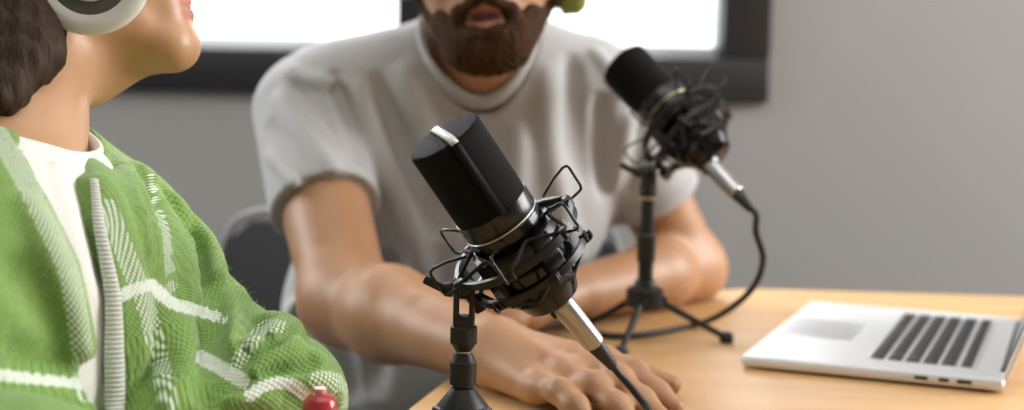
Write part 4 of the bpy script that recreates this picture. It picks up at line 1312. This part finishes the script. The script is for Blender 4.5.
te.fold([(60, 170), (75, 230), (95, 320)], .004, .010).fold([(75, 165), (90, 220), (105, 300)], -.004, .009).fold([(50, 160), (70, 175), (95, 178)], .003, .008)
V, Fa = te.mesh(.0035); np_mesh('t_shirt', V, Fa, 'tee', wom)
lt = np.array(lt)
for _ in range(3): lt = .5 * lt + .25 * np.roll(lt, 1, 0) + .25 * np.roll(lt, -1, 0)
MB().tube(list(lt), .0068, 12, closed=True, spl=2, flat=.5, ref=ta).build('t_shirt_neckband', 'tee', wom, sharp=80)

# ---- knitted cardigan
cd = Model([ell((-.349, .925, .822), (.116, .178, .166), ax=[wn, ws, Z_], k=.04), ell((-.370, .935, .66), (.122, .172, .22), ax=[wn, ws, Z_], k=.05),
            cap(WS_R, WS_L, .060, k=.04),
            cap(WN + v3([-.008, .02, -.012]), WS_L - ws * .02 + Z_ * .006, .056, .060, k=.035), cap(WN + v3([-.030, -.02, -.034]), WS_R + ws * .02 + Z_ * .006, .058, .060, k=.035),
            # loose front panel hanging over the bust and falling inside the arm
            cap(WS_L + wn * .030 - ws * .05, v3([-.262, 1.000, .80]), .040, .042, k=.05), cap(v3([-.262, 1.000, .80]), v3([-.268, .985, .66]), .042, .050, k=.04),
            # sleeves
            cap(WS_L, WM_L, .058, .050, k=.010), cap(WM_L, WE_L, .050, .047, k=.006), cap(WE_L, WE_L * .35 + WW_L * .65, .046, .040, k=.005)])
RARM = [cap(WS_R, WE_R, .060, .054, k=.03), cap(WE_R, WE_R * .35 + WW_R * .65, .055, .052, k=.012), cap(WE_R * .35 + WW_R * .65, WE_R * .12 + WW_R * .88, .052, .038, k=.010)]
ROLLS = [([(222, 262), (236, 292), (232, 330), (222, 372), (216, 405)], .013), ([(262, 318), (286, 328), (270, 346), (240, 366), (222, 384)], .013),
         ([(322, 360), (300, 364), (270, 368), (240, 382)], .012), ([(343, 388), (318, 386), (280, 386), (246, 393), (224, 404)], .011), ([(290, 408), (255, 400), (226, 402), (200, 409)], .010),
         ([(140, 170), (165, 205), (182, 250), (188, 300), (190, 360), (190, 405)], .014), ([(180, 208), (200, 236), (210, 264), (212, 300), (210, 345), (206, 395)], .014),
         ([(152, 290), (168, 335), (172, 370), (170, 408)], .018),
         ([(96, 116), (122, 160), (142, 205), (152, 250), (156, 300)], .010)]
rl = []
for q, r_ in ROLLS: rl += cd.roll(q, r_ * 1.2, .35, .004)
cd.add(rl)
edgeR = [(94, 108), (84, 125), (79, 142), (97, 180), (104, 222), (114, 262), (122, 300), (125, 350), (126, 400), (126, 420)]
edgeL = [(-12, 104), (4, 118), (26, 150), (42, 180), (62, 220), (84, 264), (92, 326), (101, 393), (103, 420)]
hR = [cd.hit(*q) for q in edgeR]; hL = [cd.hit(*q) for q in edgeL]
hR = [p for p in hR if p is not None]; hL = [p for p in hL if p is not None]
CO = v3([-.349, .925, 0])
s2 = lambda p: ((p - CO) @ ws, p[2])
poly = [s2(p) for p in hR] + [(s2(hR[-1])[0], .5), (s2(hL[-1])[0], .5)] + [s2(p) for p in reversed(hL)] + [(s2(WN)[0] - .07, 1.2), (s2(WN)[0] + .072, 1.2)]
poly = np.array(poly)
def sdpoly(x, y):
    n_ = len(poly); d = np.full(len(x), 1e9, dtype=F32); ins = np.zeros(len(x), bool)
    for i in range(n_):
        a, b_ = poly[i], poly[(i + 1) % n_]; ex_, ey_ = b_ - a; wx, wy_ = x - F32(a[0]), y - F32(a[1])
        t = np.clip((wx * F32(ex_) + wy_ * F32(ey_)) / F32(ex_ ** 2 + ey_ ** 2 + 1e-12), 0, 1)
        dx, dy = wx - F32(ex_) * t, wy_ - F32(ey_) * t; d = np.minimum(d, dx * dx + dy * dy)
        c_ = (a[1] > y) != (b_[1] > y); xi = (b_[0] - a[0]) * (y - a[1]) / (b_[1] - a[1] + 1e-12) + a[0]; ins ^= c_ & (x < xi)
    return np.where(ins, -1, 1) * np.sqrt(d)
def opening(p):
    q = p - CO.astype(F32); return np.maximum(sdpoly(q @ ws.astype(F32), p[:, 2]), F32(-.02) - (q @ wn.astype(F32)))
# folds before the opening is cut
for q, a, w_ in (
    ([(93, 116), (118, 165), (140, 215), (150, 260)], .006, .008), ([(112, 140), (140, 185), (158, 235), (165, 300)], -.006, .008),
    ([(130, 160), (160, 205), (178, 250), (184, 310), (186, 390)], .010, .010), ([(150, 175), (180, 215), (200, 250), (205, 300)], -.007, .008),
    ([(100, 170), (125, 230), (140, 300), (150, 390)], .006, .011), ([(165, 190), (195, 226), (212, 250), (218, 290)], .008, .009),
    ([(222, 238), (223, 275), (219, 330), (214, 375), (210, 412)], -.020, .009),
    ([(226, 262), (240, 300), (262, 334), (290, 350)], -.006, .008), ([(236, 285), (228, 320), (226, 360)], .008, .010),
    ([(296, 330), (275, 342), (252, 357), (232, 379), (214, 398)], -.010, .006), ([(300, 338), (285, 348), (262, 364), (240, 386)], .009, .008),
    ([(318, 356), (300, 372), (270, 374), (240, 386), (222, 398)], -.009, .006), ([(335, 385), (310, 379), (277, 380), (245, 388)], .008, .007),
    ([(275, 328), (262, 340), (244, 350)], .006, .008), ([(206, 404), (226, 398), (251, 396), (282, 402)], .006, .008), ([(330, 372), (338, 392), (336, 408)], .005, .008),
    ([(0, 250), (40, 300), (70, 360)], -.006, .016), ([(20, 190), (50, 250), (75, 320), (88, 380)], .008, .012), ([(0, 350), (50, 362), (110, 385), (150, 409)], -.010, .012)):
    cd.fold(q, a * 1.5, w_ * .8)
PL = lambda pts: [p for p in (cd.hit(*q) for q in pts) if p is not None]
WHITE = [(PL([(119, 297), (135, 289), (152, 285)]), .0042), (PL([(158, 291), (172, 303), (196, 310), (222, 318)]), .0042), (PL([(200, 357), (214, 364), (228, 372), (243, 381)]), .0048),
         (PL([(250, 396), (262, 387), (280, 383), (297, 388), (311, 402)]), .0040)]
DOTS = [(PL([(108, 208), (120, 240), (140, 290), (155, 340), (168, 405)]), .0062), (PL([(150, 178), (160, 215), (168, 250), (173, 300)]), .0040), (PL([(280, 326), (264, 328), (245, 352), (236, 366)]), .0050),
        (PL([(-12, 122), (8, 150), (26, 182), (46, 222), (68, 268), (78, 320), (88, 392)]), .0065), (PL([(318, 380), (335, 382), (345, 400)]), .0060)]
cd.add(Prim(opening, [-9] * 3, [9] * 3, .006, 's'), half((0, 0, .585), (0, 0, -1)))
cd.add(RARM)
WHITE.append((PL([(-30, 372), (10, 376), (50, 380), (80, 384)]), .0036))
# neck opening so the collar lies round the neck
cd.add(cap(WN + v3([-.002, .0, -.015]), WN + v3([.02, 0.01, .12]), .062, .075, k=.008, op='s'))
for W_, E_ in ((WW_R, WE_R),):
    cd.add(cap(W_ + (E_ - W_) * .10, W_ - (E_ - W_) * .3, .030, .034, k=.004, op='s'))
V, Fa = cd.mesh(.0026)
def seg_d(p, a, b_):
    ab = b_ - a; t = np.clip(((p - a) @ ab) / (ab @ ab), 0, 1); return np.linalg.norm(p - a - t[:, None] * ab, axis=1), t
def pl_d(p, pts):
    d = np.full(len(p), 1e9)
    for a, b_ in zip(pts[:-1], pts[1:]): d = np.minimum(d, seg_d(p, a, b_)[0])
    return d
def pl_s(p, pts):
    """distance to a yarn line, ignoring how deep the cloth is folded there"""
    d = np.full(len(p), 1e9)
    for a, b_ in zip(pts[:-1], pts[1:]):
        ab = b_ - a; t = np.clip(((p - a) @ ab) / (ab @ ab), 0, 1); e = p - a - t[:, None] * ab
        w_ = norm((a + b_) / 2 - CAM); dep = e @ w_; lat = np.linalg.norm(e - dep[:, None] * w_, axis=1)
        d = np.minimum(d, np.where(np.abs(dep) < .035, lat, 9.0))
    return d
q = V - CO; U = [np.stack([np.arctan2(q @ ws, q @ wn) * .155, V[:, 2] + np.arctan2(q @ ws, q @ wn) * .155 * .12], 1)]
which = np.zeros(len(V), int)
bones = [(WS_L, WM_L, .060), (WM_L, WE_L, .054), (WE_L, WE_L * .2 + WW_L * .8, .050), (WS_R, WE_R, .062), (WE_R, WW_R, .056)]
for bi, (a, b_, rad) in enumerate(bones):
    d, t = seg_d(V, a, b_); ax_ = norm(b_ - a); lead = (V - a) @ ax_
    m = (d < rad + .020) & (lead > (.035 if rad >= .06 else -.01))
    e0 = norm(CAM - a - ax_ * ((CAM - a) @ ax_)); f0 = np.cross(ax_, e0)
    w_ = V - a; U.append(np.stack([np.arctan2(w_ @ f0, w_ @ e0) * .058 + .5, lead], 1)); which[m] = bi + 1
U = np.stack(U, 0); fb = which[Fa[:, 0]]
uvl = U[np.repeat(fb, 4), Fa.ravel()]
# keep the wrap seam from smearing
u4 = uvl[:, 0].reshape(-1, 4); per = np.where(fb == 0, .155, .058) * 2 * math.pi
u4 = np.where(u4 - u4[:, :1] > per[:, None] / 2, u4 - per[:, None], np.where(u4[:, :1] - u4 > per[:, None] / 2, u4 + per[:, None], u4)); uvl[:, 0] = u4.ravel()
wh = np.zeros(len(V)); dt = np.zeros(len(V))
for pts, hw in WHITE:
    if len(pts) > 1: wh = np.maximum(wh, 1 - pl_s(V, spline([v3(p) for p in pts], 3)) / (2 * hw))
for pts, hw in DOTS:
    if len(pts) > 1: dt = np.maximum(dt, 1 - pl_s(V, spline([v3(p) for p in pts], 3)) / (2 * hw))
card = np_mesh('cardigan', V, Fa, 'knit', wom, uv=uvl, attrs={'white': wh, 'dotted': dt})
card['label'] = 'loose green knitted cardigan with white stripes'
# loose fibres standing off the yarn
rg_ = np.random.default_rng(3)
a_, b2, c2_ = V[Fa[:, 0]], V[Fa[:, 1]], V[Fa[:, 2]]
fn_ = np.cross(b2 - a_, c2_ - a_); fn_ /= np.linalg.norm(fn_, axis=1, keepdims=True) + 1e-12
vis = np.nonzero(((CAM - a_) * fn_).sum(1) > -.25)[0]
pick = rg_.choice(vis, 12000); fv = []; ff = []
for k_ in pick:
    p = a_[k_]; n_ = fn_[k_] + rg_.normal(0, .55, 3); n_ /= np.linalg.norm(n_); l_ = rg_.uniform(.0015, .0038); sd = norm(np.cross(n_, p - CAM)) * .00009
    bend = rg_.normal(0, .35, 3) * l_; i0 = len(fv)
    for t in (0, .5, 1): q_ = p + n_ * l_ * t + bend * t * t; fv += [q_ - sd * (1 - t * .7), q_ + sd * (1 - t * .7)]
    ff += [(i0, i0 + 1, i0 + 3, i0 + 2), (i0 + 2, i0 + 3, i0 + 5, i0 + 4)]
fz = np_mesh('yarn_fuzz', np.array(fv), np.array(ff), 'yarn', wom); fz['kind'] = 'stuff'
# off-white ribbed lining band showing along the far edge of the opening
vs = []; fs = []; uvs = []; L = 0; prev = None
B_ = spline([v3(h) for h in hR[2:10]], 6); nn = len(B_)
for b_ in B_:
    b_ = b_ - wn * .003 + ws * .001; tp_ = .25 + .75 * min(1.0, L / .12); a = b_ - ws * .0100 * tp_ - wn * .006 * tp_
    if prev is not None: L += np.linalg.norm(a - prev)
    prev = a
    for i in range(5):
        t = i / 4; p = a * (1 - t) + b_ * t + wn * .0035 * math.sin(math.pi * t); vs.append(p); uvs.append((t * .015, L))
for r_ in range(nn - 1):
    for i in range(4): fs.append((r_ * 5 + i, r_ * 5 + i + 1, r_ * 5 + i + 6, r_ * 5 + i + 5))
o = mesh('button_band', vs, fs, 'rib', wom, uv=uvs); o['label'] = 'off-white ribbed edge of the cardigan'
so = o.modifiers.new('t', 'SOLIDIFY'); so.thickness = .003; so.offset = 0
# jeans and shoes
jn = Model([ell((-.40, .96, .54), (.16, .17, .12), ax=[wn, ws, Z_], k=.04)])
for sx in (-1, 1):
    hip = v3([-.40, .96, .52]) + ws * .09 * sx; kn_ = hip + wn * .40 + Z_ * .02; kn_[2] = .54; an = kn_ + v3([-.02, .01, -.45])
    jn.add(cap(hip, kn_, .078, .055, k=.03), cap(kn_, an, .055, .040, k=.02))
    so_ = Model([cap(an + v3([0, 0, -.050]), an + wn * .14 + Z_ * -.056, .034, .028, k=.02), cap(an - Z_ * .03, an, .034, .034, k=.02), half((0, 0, .002), (0, 0, -1))])
    V, Fa = so_.mesh(.006); np_mesh('shoe', V, Fa, 'shoe', wom)
V, Fa = jn.mesh(.008); np_mesh('jeans', V, Fa, 'jeans', wom)

# ---- small red bottle held at the table edge
bp_ = T(320, 400, TZ); bx, by = (P(320, 400, .900))[:2]
bt = thing('small_bottle', 'small red bottle with pale pink stopper beside the green sleeve at the bottom edge', 'bottle', (bx, by, TZ))
bz = P(320, 394, .900)[2] - TZ
MB().lathe([(0, .0085), (.001, .0105), (.008, .0112), (bz - .010, .0112), (bz - .004, .0104), (bz - .001, .0080), (bz, .0045), (bz + .0005, .0040)], (bx, by, TZ), X_, Y_, Z_, 40).build('bottle_body', 'redglass', bt, sharp=60)
MB().lathe([(bz - .001, .0036), (bz + .0005, .0038), (bz + .0035, .0042), (bz + .0042, .0040), (bz + .0044, .001)], (bx, by, TZ), X_, Y_, Z_, 24).build('stopper', 'pinkcap', bt, sharp=50)
